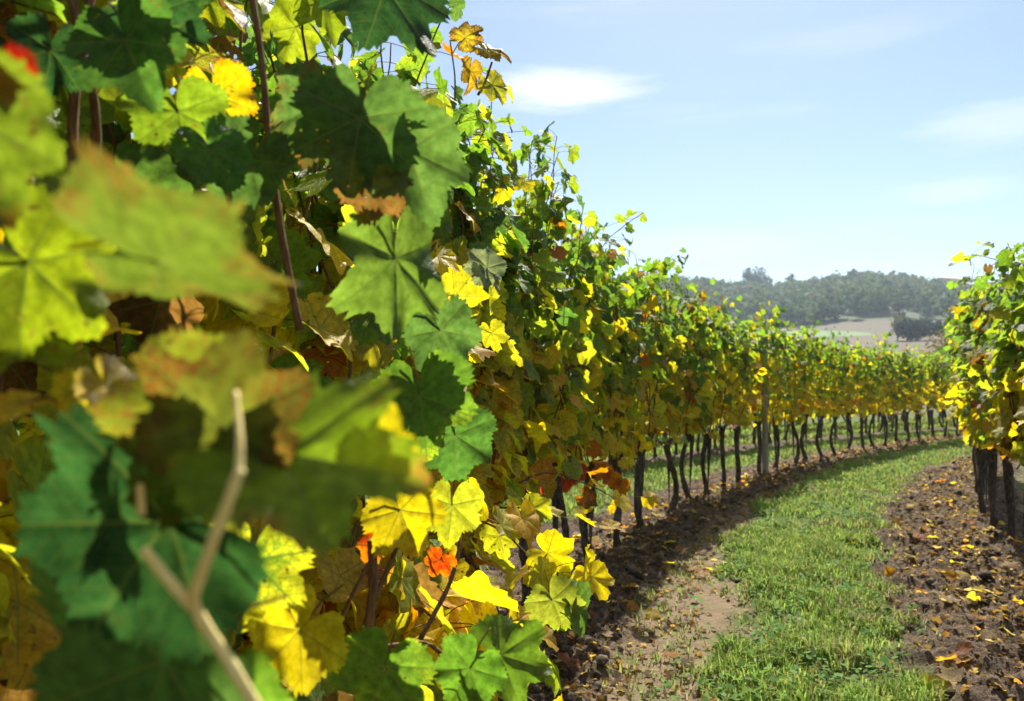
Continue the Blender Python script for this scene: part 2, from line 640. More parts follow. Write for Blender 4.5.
def ground_material():
    m, g = new_mat('vineyard_ground')
    a = g.n('ShaderNodeAttribute', attribute_name='cover')
    s = g.n('ShaderNodeSeparateColor')
    g.link(a.outputs['Color'], s.inputs[0])
    tcx = g.n('ShaderNodeTexCoord')
    P = tcx.outputs['Object']
    n1 = g.noise(P, 18.0, 4.0, 0.65)
    n2 = g.noise(P, 70.0, 3.0, 0.6)
    n3 = g.noise(P, 4.0, 3.0, 0.6)
    soil = g.mix(g.smooth(n1, 0.3, 0.7), (0.034, 0.024, 0.017), (0.14, 0.100, 0.070))
    n4 = g.noise(P, 190.0, 4.0, 0.7)
    soil = g.mix(g.smooth(n4, 0.45, 0.62, 0, 0.55), soil, (0.028, 0.020, 0.014))
    soil = g.mix(g.smooth(n2, 0.52, 0.70, 0, 0.7), soil, (0.23, 0.17, 0.115))
    path = g.mix(n1, (0.12, 0.087, 0.054), (0.25, 0.188, 0.122))
    path = g.mix(g.smooth(n2, 0.5, 0.8, 0, 0.7), path, (0.10, 0.07, 0.045))
    path = g.mix(g.smooth(n3, 0.5, 0.68, 0, 0.6), path, (0.09, 0.115, 0.03))
    gra = g.mix(n1, (0.045, 0.075, 0.018), (0.10, 0.12, 0.035))
    gra = g.mix(g.smooth(n3, 0.6, 0.78, 0, 0.4), gra, (0.12, 0.10, 0.05))
    c = g.mix(s.outputs[1], soil, path)
    c = g.mix(s.outputs[0], c, gra)
    # beyond the vineyard: fields on the slope and grass under the wood
    sp = g.n('ShaderNodeSeparateXYZ')
    g.link(P, sp.inputs[0])
    wv = g.n('ShaderNodeTexWave')
    mp = g.n('ShaderNodeMapping')
    mp.inputs['Rotation'].default_value = (0, 0, R(62))
    g.link(P, mp.inputs['Vector'])
    g.link(mp.outputs[0], wv.inputs['Vector'])
    wv.inputs['Scale'].default_value = 0.11
    wv.inputs['Distortion'].default_value = 1.2
    nf = g.noise(P, 0.03, 4.0, 0.6)
    fld = g.mix(g.smooth(wv.outputs['Fac'], 0.2, 0.8, 0, 0.55), (0.10, 0.081, 0.062), (0.07, 0.072, 0.046))
    fld = g.mix(g.smooth(nf, 0.45, 0.7, 0, 0.7), fld, (0.12, 0.10, 0.078))
    # pale green field: an ellipse on the slope
    ex = g.math('SUBTRACT', sp.outputs[0], 94.0)
    ey = g.math('SUBTRACT', sp.outputs[1], 276.0)
    ea = g.math('ADD', g.math('MULTIPLY', ex, 0.86), g.math('MULTIPLY', ey, 0.5))
    eb = g.math('SUBTRACT', g.math('MULTIPLY', ey, 0.86), g.math('MULTIPLY', ex, 0.5))
    ed = g.math('ADD', g.math('POWER', g.math('DIVIDE', ea, 13.0), 2.0), g.math('POWER', g.math('DIVIDE', eb, 32.0), 2.0))
    fld = g.mix(g.smooth(ed, 1.05, 0.95), fld, (0.12, 0.18, 0.085))
    far = g.mix(g.smooth(sp.outputs[1], 300.0, 315.0), fld, (0.05, 0.07, 0.03))
    c = g.mix(s.outputs[2], far, c)
    p = g.n('ShaderNodeBsdfPrincipled')
    g.link(c, p.inputs['Base Color'])
    p.inputs['Roughness'].default_value = 0.95
    p.inputs['Specular IOR Level'].default_value = 0.1
    b = g.n('ShaderNodeBump')
    b.inputs['Strength'].default_value = 1.0
    b.inputs['Distance'].default_value = 0.02
    g.link(g.math('ADD', n1, g.math('ADD', g.math('MULTIPLY', n2, 0.6), g.math('MULTIPLY', n4, 0.35))), b.inputs['Height'])
    g.link(b.outputs[0], p.inputs['Normal'])
    o = g.n('ShaderNodeOutputMaterial')
    g.link(p.outputs[0], o.inputs['Surface'])
    return m


ground = obj('ground', mesh('ground', np.stack([GX, GY, GZ], 1), None, quads, {'cover': ('FLOAT_COLOR', gcol)}),
             ground_material())
tag(ground, 'vineyard soil, grass alley and the far sloping fields', 'ground', kind='structure')

# ------------------------------------------------------------------ leaves
VEINS = np.radians([0, 52, 108])


def leaf_outline(n, rg, teeth=True, lobing=1.0):
    """polar outline of a vine leaf, 0 deg is the tip; returns n points from +180 round to -180"""
    th = np.linspace(-np.pi, np.pi, n, endpoint=False) + np.pi / n
    a = np.abs(th)
    sd_ = np.where(th > 0, 1, 0)
    jit = rg.uniform(-.05, .05, 8)
    def lobe(c, h, wd):
        return h * np.exp(-((a - c) / wd) ** 2)
    r = 0.68 + lobe(0, .29 + jit[0], .34) + lobe(np.radians(53) + jit[1] * .5, .20 + jit[2], .30) + lobe(np.radians(106), .10 + jit[3], .38)
    sin1 = lobe(np.radians(29), .085 * lobing, .075) + lobe(np.radians(81), .065 * lobing, .085)
    r = r - sin1 * np.where(sd_ == 1, 1 + jit[4] * 4, 1 + jit[5] * 4)
    r = r * (1 - 0.74 * np.exp(-((np.pi - a) / .22) ** 2))
    if teeth:
        nt = 27
        ph = (a / np.pi * nt + jit[6] * 5) % 1.0
        saw = np.where(ph < .62, ph / .62, (1 - ph) / .38)
        saw = .5 - .5 * np.cos(np.pi * saw)
        saw = saw * (1 + .5 * np.sin(np.floor(a / np.pi * nt) * 2.7 + jit[6] * 90))
        amp_t = .09 + .05 * np.sin(a * 9 + jit[7] * 60)
        r = r * (1 + (saw - .45) * amp_t * np.clip(1.15 - (a / np.pi) ** 6, 0, 1))
    r = r * (1 + rg.uniform(-.015, .015, n))
    return np.stack([np.sin(th) * r, np.cos(th) * r], 1)


def leaf_template(n, rings, seed, lobing=1.0, teeth=True):
    rg = np.random.default_rng(seed)
    out = leaf_outline(n, rg, teeth, lobing)
    smooth_out = leaf_outline(n, np.random.default_rng(seed), False, lobing)
    vs = [np.zeros((1, 2))]
    for f in rings:
        k = f ** 3
        vs.append((out * k + smooth_out * (1 - k)) * f)
    v = np.concatenate(vs)
    t = []
    for i in range(n - 1):
        t.append((0, 1 + i + 1, 1 + i))
    for r_ in range(len(rings) - 1):
        a0 = 1 + r_ * n
        b0 = 1 + (r_ + 1) * n
        for i in range(n - 1):
            t.append((a0 + i, a0 + i + 1, b0 + i))
            t.append((a0 + i + 1, b0 + i + 1, b0 + i))
    return v, np.array(t)


TPL = {
    3: [leaf_template(138, (.22, .45, .68, .86, 1.0), 100 + k, lb) for k, lb in enumerate((0.7, 1.3, 1.0, 0.4))],
    2: [leaf_template(70, (.35, .7, 1.0), 200 + k, lb) for k, lb in enumerate((0.6, 1.2, 1.0, 0.3, 1.5))],
    1: [leaf_template(26, (.55, 1.0), 300 + k, lb, False) for k, lb in enumerate((0.8, 1.5, 1.1))],
    0: [leaf_template(11, (1.0,), 400 + k, 1.4, False) for k in range(3)],
}


def build_leaves(base, tip, nrm, size, tint, edge, lod, rg, curl=None):
    """arrays of M leaves into (verts, tris, attrs)"""
    M = len(base)
    tip = tip / (np.linalg.norm(tip, axis=1)[:, None] + 1e-9)
    nrm = nrm - (nrm * tip).sum(1)[:, None] * tip
    nrm = nrm / (np.linalg.norm(nrm, axis=1)[:, None] + 1e-9)
    side = np.cross(tip, nrm)
    V, T, C1, C2, UV, RN = [], [], [], [], [], []
    nv = 0
    which = rg.integers(0, len(TPL[lod]), M)
    for w_ in range(len(TPL[lod])):
        sel = np.where(which == w_)[0]
        if not len(sel):
            continue
        p, tr = TPL[lod][w_]
        k = len(sel)
        x = p[None, :, 0]
        y = p[None, :, 1]
        cu = np.where(rg.uniform(0, 1, (k, 1)) < .2, rg.uniform(.5, 1.0, (k, 1)), rg.uniform(-.2, .5, (k, 1))) if curl is None else curl[sel][:, None]
        fold = rg.uniform(-.05, .45, (k, 1)) * (1 if curl is None else .6)
        wa = rg.uniform(.04, .15, (k, 1))
        ph = rg.uniform(0, 6.28, (k, 1))
        tw = rg.uniform(-.45, .45, (k, 1))
        shr = rg.uniform(-.16, .16, (k, 1))
        rr = np.sqrt(x * x + y * y)
        th = np.arctan2(x, y)
        z = fold * (np.sqrt(x * x + .01) - .1) - cu * (y * np.abs(y)) * .8 - cu * .7 * x * x \
            + wa * np.sin(th * 5 + ph) * rr ** 2 + wa * .6 * np.sin(th * 9 + ph * 2) * rr ** 3 + tw * x * y
        if lod >= 2:   # blade puckers between the main veins
            dv = np.min([np.abs(np.abs(x) * math.cos(a) - y * math.sin(a)) for a in VEINS], 0)
            z = z + .09 * np.sqrt(np.minimum(dv, .16)) * 1.2 + .03 * np.sin(9 * x + ph) * np.sin(8 * y + 2 * ph) * rr
        asp = rg.uniform(.9, 1.14, (k, 1))
        s = size[sel][:, None, None]
        pts = base[sel][:, None, :] + s * ((x * asp + shr * y)[..., None] * side[sel][:, None, :]
                                           + (y + 0 * x * asp)[..., None] * tip[sel][:, None, :]
                                           + z[..., None] * nrm[sel][:, None, :])
        npt = p.shape[0]
        V.append(pts.reshape(-1, 3))
        T.append((tr[None] + nv + (np.arange(k) * npt)[:, None, None]).reshape(-1, 3))
        nv += k * npt
        C1.append(np.repeat(tint[sel], npt, 0))
        C2.append(np.repeat(edge[sel], npt, 0))
        UV.append(np.tile(p, (k, 1)))
        RN.append(np.repeat(rg.uniform(0, 1, k), npt))
    return (np.concatenate(V), np.concatenate(T), np.concatenate(C1), np.concatenate(C2), np.concatenate(UV), np.concatenate(RN))


def leaf_mesh(name, parts):
    """join several build_leaves results and petiole pieces"""
    V, T, C1, C2, UV, RN = [], [], [], [], [], []
    n = 0
    for p in parts:
        V.append(p[0]); T.append(p[1] + n); C1.append(p[2]); C2.append(p[3]); UV.append(p[4]); RN.append(p[5])
        n += len(p[0])
    return mesh(name, np.concatenate(V), np.concatenate(T), None, {
        'tint': ('FLOAT_COLOR', np.concatenate(C1)), 'tint_edge': ('FLOAT_COLOR', np.concatenate(C2)),
        'luv': ('FLOAT2', np.concatenate(UV)), 'rnd': ('FLOAT', np.concatenate(RN))})


def petioles(a, b, r, col):
    """thin three sided stalks from a to b"""
    M = len(a)
    d = b - a
    d = d / (np.linalg.norm(d, axis=1)[:, None] + 1e-9)
    ref = np.tile(np.array([[.31, .2, .93]]), (M, 1))
    u = np.cross(d, ref); u /= np.linalg.norm(u, axis=1)[:, None] + 1e-9
    w_ = np.cross(d, u)
    ring = [u * math.cos(t) + w_ * math.sin(t) for t in (0, 2.094, 4.189)]
    mid = (a + b) / 2 + np.array([0, 0, .008])
    v = np.stack([p + k * r for p in (a, mid, b) for k in ring], 1)
    tr = []
    for s_ in (0, 3):
        for i in range(3):
            j = (i + 1) % 3
            tr += [(s_ + i, s_ + j, s_ + 3 + i), (s_ + j, s_ + 3 + j, s_ + 3 + i)]
    tr = np.array(tr)
    T = (tr[None] + (np.arange(M) * 9)[:, None, None]).reshape(-1, 3)
    c = np.repeat(col, 9, 0)
    e = c.copy(); e[:, 3] = 0
    return v.reshape(-1, 3), T, c, e, np.full((M * 9, 2), 5.0), np.full(M * 9, .1)


C_DARK = np.array((.045, .098, .026)); C_GREEN = np.array((.085, .17, .024)); C_LIME = np.array((.17, .25, .022))
C_YG = np.array((.34, .35, .025)); C_YEL = np.array((.62, .44, .025)); C_GOLD = np.array((.60, .31, .02))
C_ORG = np.array((.46, .12, .018)); C_RED = np.array((.36, .035, .016)); C_BRN = np.array((.085, .042, .020))
PAL = np.stack([C_DARK, C_GREEN, C_LIME, C_YG, C_YEL, C_GOLD, C_ORG, C_BRN])


def leaf_colours(z, rg, warm=0.0):
    """tints by height: green at the top, yellow to gold in the fruiting zone"""
    M = len(z)
    f = np.clip((1.87 + warm - z) / .80 + rg.normal(0, .17, M), 0, 1.25)
    lo = np.array((.20, .46, .22, .06, .02, .01, .01, .02))
    mid = np.array((.05, .20, .27, .26, .16, .04, .01, .01))
    hi = np.array((.01, .03, .09, .27, .46, .09, .04, .01))
    P = np.where(f[:, None] < .5, lo + (mid - lo) * (f[:, None] / .5), mid + (hi - mid) * np.clip((f[:, None] - .5) / .5, 0, 1))
    P = P / P.sum(1)[:, None]
    k = (rg.uniform(0, 1, M)[:, None] > np.cumsum(P, 1)).sum(1).clip(0, 7)
    t = PAL[k] * rg.uniform(.8, 1.22, (M, 1)) * rg.uniform(.93, 1.07, (M, 3))
    ek = np.array([1, 2, 3, 4, 5, 6, 7, 7])[k]
    ek = np.where(rg.uniform(0, 1, M) < .14, 7, ek)
    e = PAL[ek]
    amt = np.where(rg.uniform(0, 1, M) < .45 + .40 * np.clip(f, 0, 1), rg.uniform(.05, .8, M), 0.02)
    return np.concatenate([t, np.ones((M, 1))], 1), np.concatenate([e, amt[:, None]], 1)


def vine_growth(rg, ncane, low=0, top=2.12, dens=1.0, half=.33, zlow=.72):
    """canes of one vine in its own frame (x along the row) and the leaves they carry"""
    canes, L = [], []
    for c in range(ncane + low):
        hang = c >= ncane
        p = np.array((-half + (2 * half) * ((c % ncane) + rg.uniform(.1, .9)) / ncane, rg.normal(0, .03), zlow + rg.uniform(-.08, .08)))
        d = np.array((rg.normal(0, .16), rg.normal(0, .22), 1.0))
        zt = top + rg.normal(0, .15) + (.22 if rg.uniform() < .08 else 0)
        if hang:
            d = np.array((rg.normal(0, .5), rg.choice((-1, 1)) * rg.uniform(.5, 1.1), rg.uniform(-.1, .6)))
            zt = 9
        pts = [p.copy()]
        n = int(rg.uniform(7, 11)) if hang else 40
        for k in range(n):
            d = d / np.linalg.norm(d)
            p = p + d * .07
            d = d + rg.normal(0, .10, 3)
            if hang:
                d[2] -= .16
            else:
                d[1] -= .55 * p[1] * (p[2] < 1.95)
                d[0] -= .06 * (d[0] > 0) - .06 * (d[0] < 0)
                d[2] += .10 if p[2] < 1.95 else -.05
            if p[2] > zt or p[2] < .38 or (not hang and (abs(p[1]) > .42 or abs(p[0]) > .75)):
                break
            pts.append(p.copy())
        pts = np.array(pts)
        canes.append(pts)
        m = len(pts)
        for k in range(1, m):
            s = 1 if (k + c) % 2 else -1
            reps = 1 + (rg.uniform() < .62 * dens) + (rg.uniform() < .18 * dens)
            if pts[k][2] < 1.25 and not hang and dens < 1.2:
                reps = min(reps, int(rg.uniform() < .85 * dens) + int(rg.uniform() < .40 * dens))
            elif dens < 1.2 and not hang:
                reps = int(rg.uniform() < .3 + .68 * dens) + int(rg.uniform() < .75 * dens) + int(rg.uniform() < .22 * dens)
            for q in range(reps):
                out = np.array((rg.normal(0, .55), s * rg.uniform(.4, 1.1), rg.uniform(-.15, .55)))
                if q:
                    out = np.array((rg.normal(0, .7), rg.choice((-1, 1)) * rg.uniform(.4, 1.1), rg.uniform(-.4, .3)))
                out /= np.linalg.norm(out)
                ln = rg.uniform(.05, .10) if q == 0 else rg.uniform(.09, .21)
                b = pts[k] + out * ln
                fr = k / m
                sz = rg.uniform(.066, .106) * (1 - .35 * fr ** 3) * (0.86 if q else 1)
                if (not hang) and pts[k][2] > top - .08:
                    sz *= rg.uniform(.7, 1.05)
                o2 = np.array((out[0] * .5, np.sign(out[1]), 0))
                tp = o2 * rg.uniform(.1, .9) + np.array((rg.normal(0, .65), rg.normal(0, .35), -rg.uniform(.0, 1.1)))
                nr = o2 * rg.uniform(.35, 1.1) + np.array((rg.normal(0, .75), rg.normal(0, .45), rg.uniform(.1, 1.1)))
                L.append((pts[k], b, tp, nr, sz))
    a = [np.array([l[i] for l in L]) for i in range(5)]
    return canes, a


def foliage_parts(a, lod, rg, warm=0.0, stalk=True):
    node, base, tip, nrm, size = a
    size = size * (1.02, 1.04, 1.20, 1.0)[lod]
    t, e = leaf_colours(base[:, 2], rg, warm)
    out = [build_leaves(base, tip, nrm, size, t, e, lod, rg)]
    if stalk:
        pc = np.where(rg.uniform(0, 1, (len(base), 1)) < .5, np.array([[.20, .17, .04, 1]]), np.array([[.25, .09, .05, 1]]))
        out.append(petioles(node, base, .0014, pc))
    return out


def trunk_mesh(rg, lod, top=.80, bend=None, merged_canes=None, rad=.031):
    n = (14, 9, 7)[2 - lod] if lod < 3 else 14
    m = (18, 12, 9)[2 - lod]
    z = np.linspace(-.08, top, m)
    b = rg.normal(0, .085 if lod >= 2 else .055, 4) if bend is None else np.array(bend)
    f = np.clip(z / top, 0, 1)
    x = b[0] * np.sin(f * 3.1) + b[1] * np.sin(f * 6.3) * .5 + b[2] * f ** 2 * .5
    y = b[3] * np.sin(f * 3.4) * .7
    x, y = x - x[1] + 0, y - y[1]
    r = rad * (1.0 + .35 * np.exp(-f / .10) - .18 * f + .40 * np.exp(-((f - .97) / .09) ** 2)) * (1 + rg.normal(0, .10, m))
    A = Acc()
    pts = np.stack([x, y, z], 1)
    A.add(*tube(pts, r * rg.uniform(.8, 1.15), n, .20, int(rg.integers(1e6))))
    head = pts[-1]
    # knuckle with short thick arms
    for s in (1, -1):
        if s < 0 and rg.uniform() < .35:
            continue
        ln = rg.uniform(.07, .16)
        q = [head + np.array((s * ln * t, rg.normal(0, .006), -.03 + .075 * t ** .6)) for t in np.linspace(-.1, 1, 6)]
        A.add(*tube(q, np.linspace(.030, .017, 6) * (1 + rg.normal(0, .1, 6)), n, .18, int(rg.integers(1e6))))
    if merged_canes is not None:
        for c in merged_canes:
            cc = c[::3] if len(c) > 6 else c
            A.add(*tube(cc, np.linspace(.0045, .0025, len(cc)), 4))
    return A.mesh('trunk'), head


def cane_mesh(pts, n=6, r0=.0052, r1=.0022):
    A = Acc()
    rr = np.linspace(r0, r1, len(pts))
    rr = rr * (1 + .18 * (np.arange(len(pts)) % 2))
    A.add(*tube(pts, rr, n, .06, 3))
    return A.mesh('cane')


def arm_mesh(rg, head, half=.42, n=7):
    """last year's cane bent down along the lowest wire"""
    A = Acc()
    for s in ((1, -1) if rg.uniform() < .6 else (1,)):
        x = np.linspace(0, half * rg.uniform(.7, 1.0), 8)
        q = np.stack([head[0] + s * x, head[1] + rg.normal(0, .01, 8), head[2] + .05 * np.sin(np.clip(x / .2, 0, 1.57)) + rg.normal(0, .006, 8)], 1)
        A.add(*tube(q, np.linspace(.011, .006, 8), n, .1, 4))
    return A.mesh('fruiting_cane')


def row_positions(k, y0, y1, step, jit=.0):
    out = []
    y = y0
    rg = np.random.default_rng(50 + k)
    while y < y1:
        out.append((float(rx(y)) + k * ROW_GAP, y, math.atan2(1.0, float(rslope(y)))))
        y += step * (1 + rg.uniform(-jit, jit)) / math.sqrt(1 + float(rslope(y)) ** 2)
    return out


def make_vine(loc, rz, seed, lod, label, group, ncane=10, low=0, warm=0.0, top=2.12, dens=1.0, bend=None, ttop=.70, canes_apart=True, half=.33, zlow=.72, trad=.031):
    rg = np.random.default_rng(seed)
    z = float(ground_z(loc[0], loc[1]))
    r = empty('grapevine', (loc[0], loc[1], z - .01), rz)
    tag(r, label, 'grapevine', group)
    if dens < 1.2:
        dens *= rg.uniform(.55, 1.02) if lod < 2 else rg.uniform(.75, .95)
    canes, a = vine_growth(rg, ncane, low, top, dens, half, zlow)
    tm, head = trunk_mesh(rg, min(lod, 2), ttop, bend, None if canes_apart else canes, trad)
    obj('trunk', tm, M_BARK, r)
    if canes_apart:
        obj('fruiting_cane', arm_mesh(rg, head, half), M_CANE, r)
        for c in canes:
            obj('cane', cane_mesh(c, 7 if lod >= 2 else 5), M_CANE, r)
    obj('foliage', leaf_mesh('foliage', foliage_parts(a, lod, rg, warm, lod >= 1)), M_LEAF, r)
    return r


def copy_tree(o, loc, rz):
    c = o.copy()
    COL.objects.link(c)
    c.location = loc
    c.rotation_euler = (0, 0, rz)
    for ch in list(o.children):
        d = ch.copy()
        COL.objects.link(d)
        d.parent = c
    return c


LEFT_GROUP = 'grapevines of the long left row'
left = row_positions(0, -0.75, 25.0, .80, .22)
POST_Y = 11.35
ordn = ['first', 'second', 'third', 'fourth', 'fifth', 'sixth', 'seventh', 'eighth', 'ninth', 'tenth', 'eleventh', 'twelfth', 'thirteenth', 'fourteenth']
before = [i for i, p in enumerate(left) if 4.2 < p[1] < POST_Y]
after = [i for i, p in enumerate(left) if p[1] >= POST_Y]
vines = []
far_proto = []
near_labels = ['grapevine just outside the left edge, the one before the blurred leaves',
               'closest grapevine, its blurred big leaves filling the lower left corner',
               'grapevine of large dark green leaves rising past the top left edge',
               'grapevine whose shoot tip of yellow brown leaves stands against the sky',
               'tall grapevine just behind the yellow brown shoot tip on the skyline',
               'grapevine with low yellow leaves hanging over the dark soil at bottom centre']
near_i = 0
for i, (x, y, rz) in enumerate(left):
    d = math.hypot(x, y)
    lod = 2 if d < 3.6 else (1 if d < 9.5 else 0)
    if i in before:
        n_ = len(before) - 1 - before.index(i)
        if y < 4.6:
            lab = 'grapevine with a dark straight trunk, nearest trunk visible in the left row'
        elif y < 5.3:
            lab = 'grapevine with red orange leaves hanging low at its trunk head'
        else:
            lab = 'green and gold grapevine, %s trunk to the left of the wooden post' % ordn[min(n_, 13)]
        grp = LEFT_GROUP
    elif i in after and after.index(i) < 8:
        lab = 'green and gold grapevine, %s trunk to the right of the wooden post' % ordn[after.index(i)]
        grp = LEFT_GROUP
    elif i in after:
        lab = 'slim distant grapevine at the far curving end of the long left row'
        grp = LEFT_GROUP
    else:
        lab = near_labels[min(near_i, 5)]
        near_i += 1
        grp = LEFT_GROUP
    if lod == 0 and len(far_proto) >= 6:
        v = copy_tree(far_proto[RNG.integers(0, 6)], (x, y, float(ground_z(x, y))), rz + (math.pi if RNG.uniform() < .5 else 0))
        v['label'] = lab
        v.scale = (1, 1, RNG.uniform(.97, 1.13) - .11 * float(sstep(y, 13, 18)))
    else:
        tp = 2.19
        if y < 3.4:
            v = make_vine((x, y), rz, 900 + i, lod, lab, grp, 10, 15 if y < 2.4 else 6, .12, 2.32, 1.0 if y < 2.2 else 1.1, half=.43, zlow=.74)
        else:
            v = make_vine((x, y), rz, 900 + i, lod, lab, grp, 10, 2 if y < 4.0 else (1 if y < 4.7 else 0), 0.0, tp + (.14 if y < 4.6 else 0) + RNG.normal(0, .08), 1.0,
                          ttop=.70 + RNG.uniform(-.05, .05), canes_apart=(lod > 0))
        if lod == 0:
            far_proto.append(v)
    vines.append(v)

right = row_positions(1, 3.5, 12.5, .78, .12)
rl = {}
for i, (x, y, rz) in enumerate(right):
    if y < 5.4:
        lab, ky = 'nearest grapevine of the right row, cut by the right edge of the picture', 0
    else:
        ky = 1
        lab = 'grapevine of the right row with green top and orange lower leaves'
    rl.setdefault(ky, []).append(i)
    v = make_vine((x, y), rz, 1500 + i, 1, lab, 'grapevines of the right row', 10, 0, -.06, 1.98 + RNG.normal(0, .05), 1.15, ttop=.66, bend=RNG.normal(0, .05, 4), trad=.025)
    rl.setdefault('v', []).append(v)
rlabs = ['grapevine at the right edge whose thick trunk stands nearest in the right row',
         'grapevine of the right row with the middle one of three close trunks',
         'grapevine of the right row with the farthest left of three close trunks']
kk = 0
for v in rl['v']:
    px = 512 + FPX * v.location.x / v.location.y
    if px < 1018 and kk < 3:
        v['label'] = rlabs[kk]
        kk += 1
    elif px >= 1018:
        v['label'] = 'grapevine of the right row running out past the right edge'
    else:
        v['label'] = 'grapevine of the right row hidden behind the three leading trunks'

back = row_positions(-1, 1.8, 31, .82, .10)
for i, (x, y, rz) in enumerate(back):
    v = copy_tree(far_proto[RNG.integers(0, 6)], (x, y, float(ground_z(x, y))), rz + (math.pi if RNG.uniform() < .5 else 0))
    tag(v, 'grapevine of the second row glimpsed between trunks and leaves of the left row', 'grapevine', 'grapevines of the row behind')


for i, (x, y, rz) in enumerate(row_positions(-2, 7.0, 40.0, .82, .10) + row_positions(-3, 16.0, 44.0, .9, .10)):
    v = copy_tree(far_proto[RNG.integers(0, 6)], (x, y, float(ground_z(x, y))), rz + (math.pi if RNG.uniform() < .5 else 0))
    tag(v, 'grapevine of the farthest rows, seen dimly beyond the trunks of the two left rows', 'grapevine', 'grapevines of the farthest row behind')


# ------------------------------------------------------------------ large foreground leaves, each a part of its vine
def to_local(root, p):
    p = np.asarray(p, float) - np.array(root.location)
    c, s = math.cos(-root.rotation_euler[2]), math.sin(-root.rotation_euler[2])
    q = p.copy()
    q[..., 0] = c * p[..., 0] - s * p[..., 1]
    q[..., 1] = s * p[..., 0] + c * p[..., 1]
    return q


def dir_local(root, p):
    c, s = math.cos(-root.rotation_euler[2]), math.sin(-root.rotation_euler[2])
    return np.array((c * p[0] - s * p[1], s * p[0] + c * p[1], p[2]))


def near_vine(p):
    return min(vines, key=lambda v: (v.location.x - p[0]) ** 2 + (v.location.y - p[1]) ** 2)


HN = [0]


def hero(px, py, d, L, ang, nrm, tint, edge=None, amt=0.0, curl=.15, label=None, stalk=None):
    HN[0] += 1
    rg = np.random.default_rng(7000 + HN[0])
    p = at(px, py, d)
    root = near_vine(p)
    t = dir_local(root, camdir(math.cos(R(ang)), math.sin(R(ang)), 0))
    n = dir_local(root, camdir(*nrm))
    # keep the wanted facing: tip lies in the blade plane
    b = to_local(root, p[None])
    tc_ = np.array([list(tint) + [1]])
    ec = np.array([list(edge if edge is not None else tint) + [max(amt, .12)]])
    part = [build_leaves(b, t[None], n[None], np.array([L]), tc_, ec, 3, rg, np.array([curl]))]
    end = to_local(root, (at(*stalk) if stalk else p + camdir(-math.cos(R(ang)) * L * .8, -math.sin(R(ang)) * L * .8, -.03))[None])
    part.append(petioles(end, b, .0016, np.array([[.22, .16, .05, 1]])))
    o = obj('leaf', leaf_mesh('leaf', part), M_LEAF, root)
    if label:
        o['label'] = label
    return o


OLV = (.085, .11, .02); LIMEB = (.13, .19, .015); TEAL = (.011, .034, .015); DK = (.034, .072, .025); MID = (.055, .12, .02)
# blurred ones right before the lens
hero(158, 262, .42, .080, -10, (0.05, .84, -.50), (.040, .062, .013), (.060, .034, .013), .5, -.05, 'large blurred olive leaf with brown patches')
hero(6, 66, .455, .021, -75, (.3, .5, .8), (.26, .012, .010), C_RED, .3, .2, 'small bright red leaf tip at the left edge')
hero(-22, 122, .45, .058, -75, (.1, .1, 1), (.055, .085, .012), (.40, .02, .015), .15, .1, 'yellow green leaf with a red tip')
hero(28, 262, .60, .080, -35, (-.2, .5, .8), LIMEB, C_YG, .2, .05)
hero(-10, 322, .62, .070, -15, (.1, .6, .8), LIMEB, C_YG, .2, .0)
hero(280, 455, .475, .086, -14, (.05, .70, .65), (.10, .18, .018), (.20, .09, .03), .35, .12, 'blurred green leaf with a rusty upper edge')
hero(222, 425, .47, .060, 82, (.1, .1, 1), (.06, .07, .015), (.065, .028, .012), .55, .1, 'blurred reddish brown and green leaf')
hero(214, 424, .50, .078, 232, (0, .3, .9), (.08, .10, .015), (.08, .045, .015), .45, .1)
hero(378, 452, .50, .030, 65, (.2, .2, 1), (.50, .40, .02), C_YEL, .2, .2, 'small bright yellow leaf lobe')
hero(170, 522, .50, .108, 186, (.05, .25, 1), TEAL, MID, .1, .06, 'large dark blue green leaf out of focus')
hero(165, 660, .55, .105, 205, (0, .35, 1), DK, MID, .2, .1)
hero(205, 690, .62, .085, 245, (0, .4, 1), MID, C_LIME, .3, .1)
hero(70, 392, .60, .022, 200, (.2, .2, 1), (.52, .40, .03), C_GOLD, .5, .6, 'small curled yellow leaf')
hero(85, 405, .62, .026, 60, (-.4, .3, 1), (.52, .40, .03), C_GOLD, .5, .6)
hero(108, 385, .60, .034, -35, (.3, .6, .5), (.50, .36, .02), (.35, .25, .15), .6, .5)
hero(172, 428, .55, .040, -68, (.7, .2, .6), (.52, .38, .02), C_ORG, .5, .5, 'narrow curled yellow leaf with orange tip')
hero(18, 405, .58, .030, 165, (.1, .9, .4), (.48, .34, .03), C_ORG, .4, .4)
# sharper ones on the face of the row
hero(360, 118, 1.02, .098, 262, (.05, .15, 1), (.036, .076, .026), C_BRN, .15, .06, 'large dark green leaf facing the lens')
hero(322, 105, 1.06, .085, 250, (-.15, .2, 1), DK, C_BRN, .5, .08, 'dark green leaf with a dried brown lower edge')
hero(408, 150, 1.05, .100, 285, (.2, .25, 1), (.042, .086, .028), MID, .2, .06)
hero(372, 175, 1.04, .070, 255, (0, .1, 1), (.055, .045, .02), C_BRN, .9, .25, 'half dried dark brown leaf')
hero(385, -12, 1.25, .125, -52, (.45, .1, .85), TEAL, DK, .2, .25, 'blue green leaf hanging against the sky')
hero(250, 160, 1.0, .082, 240, (.1, .4, .9), DK, MID, .3, .1)
hero(212, 150, .95, .060, 300, (.5, .3, .8), (.045, .11, .025), MID, .2, .1)
hero(125, 40, .9, .080, 300, (.1, .2, 1), (.030, .075, .020), MID, .2, .1)
hero(150, 15, .95, .075, 330, (.2, .2, 1), TEAL, MID, .2, .1)
hero(50, 50, .9, .055, 262, (.8, .1, .5), TEAL, MID, .1, .2)
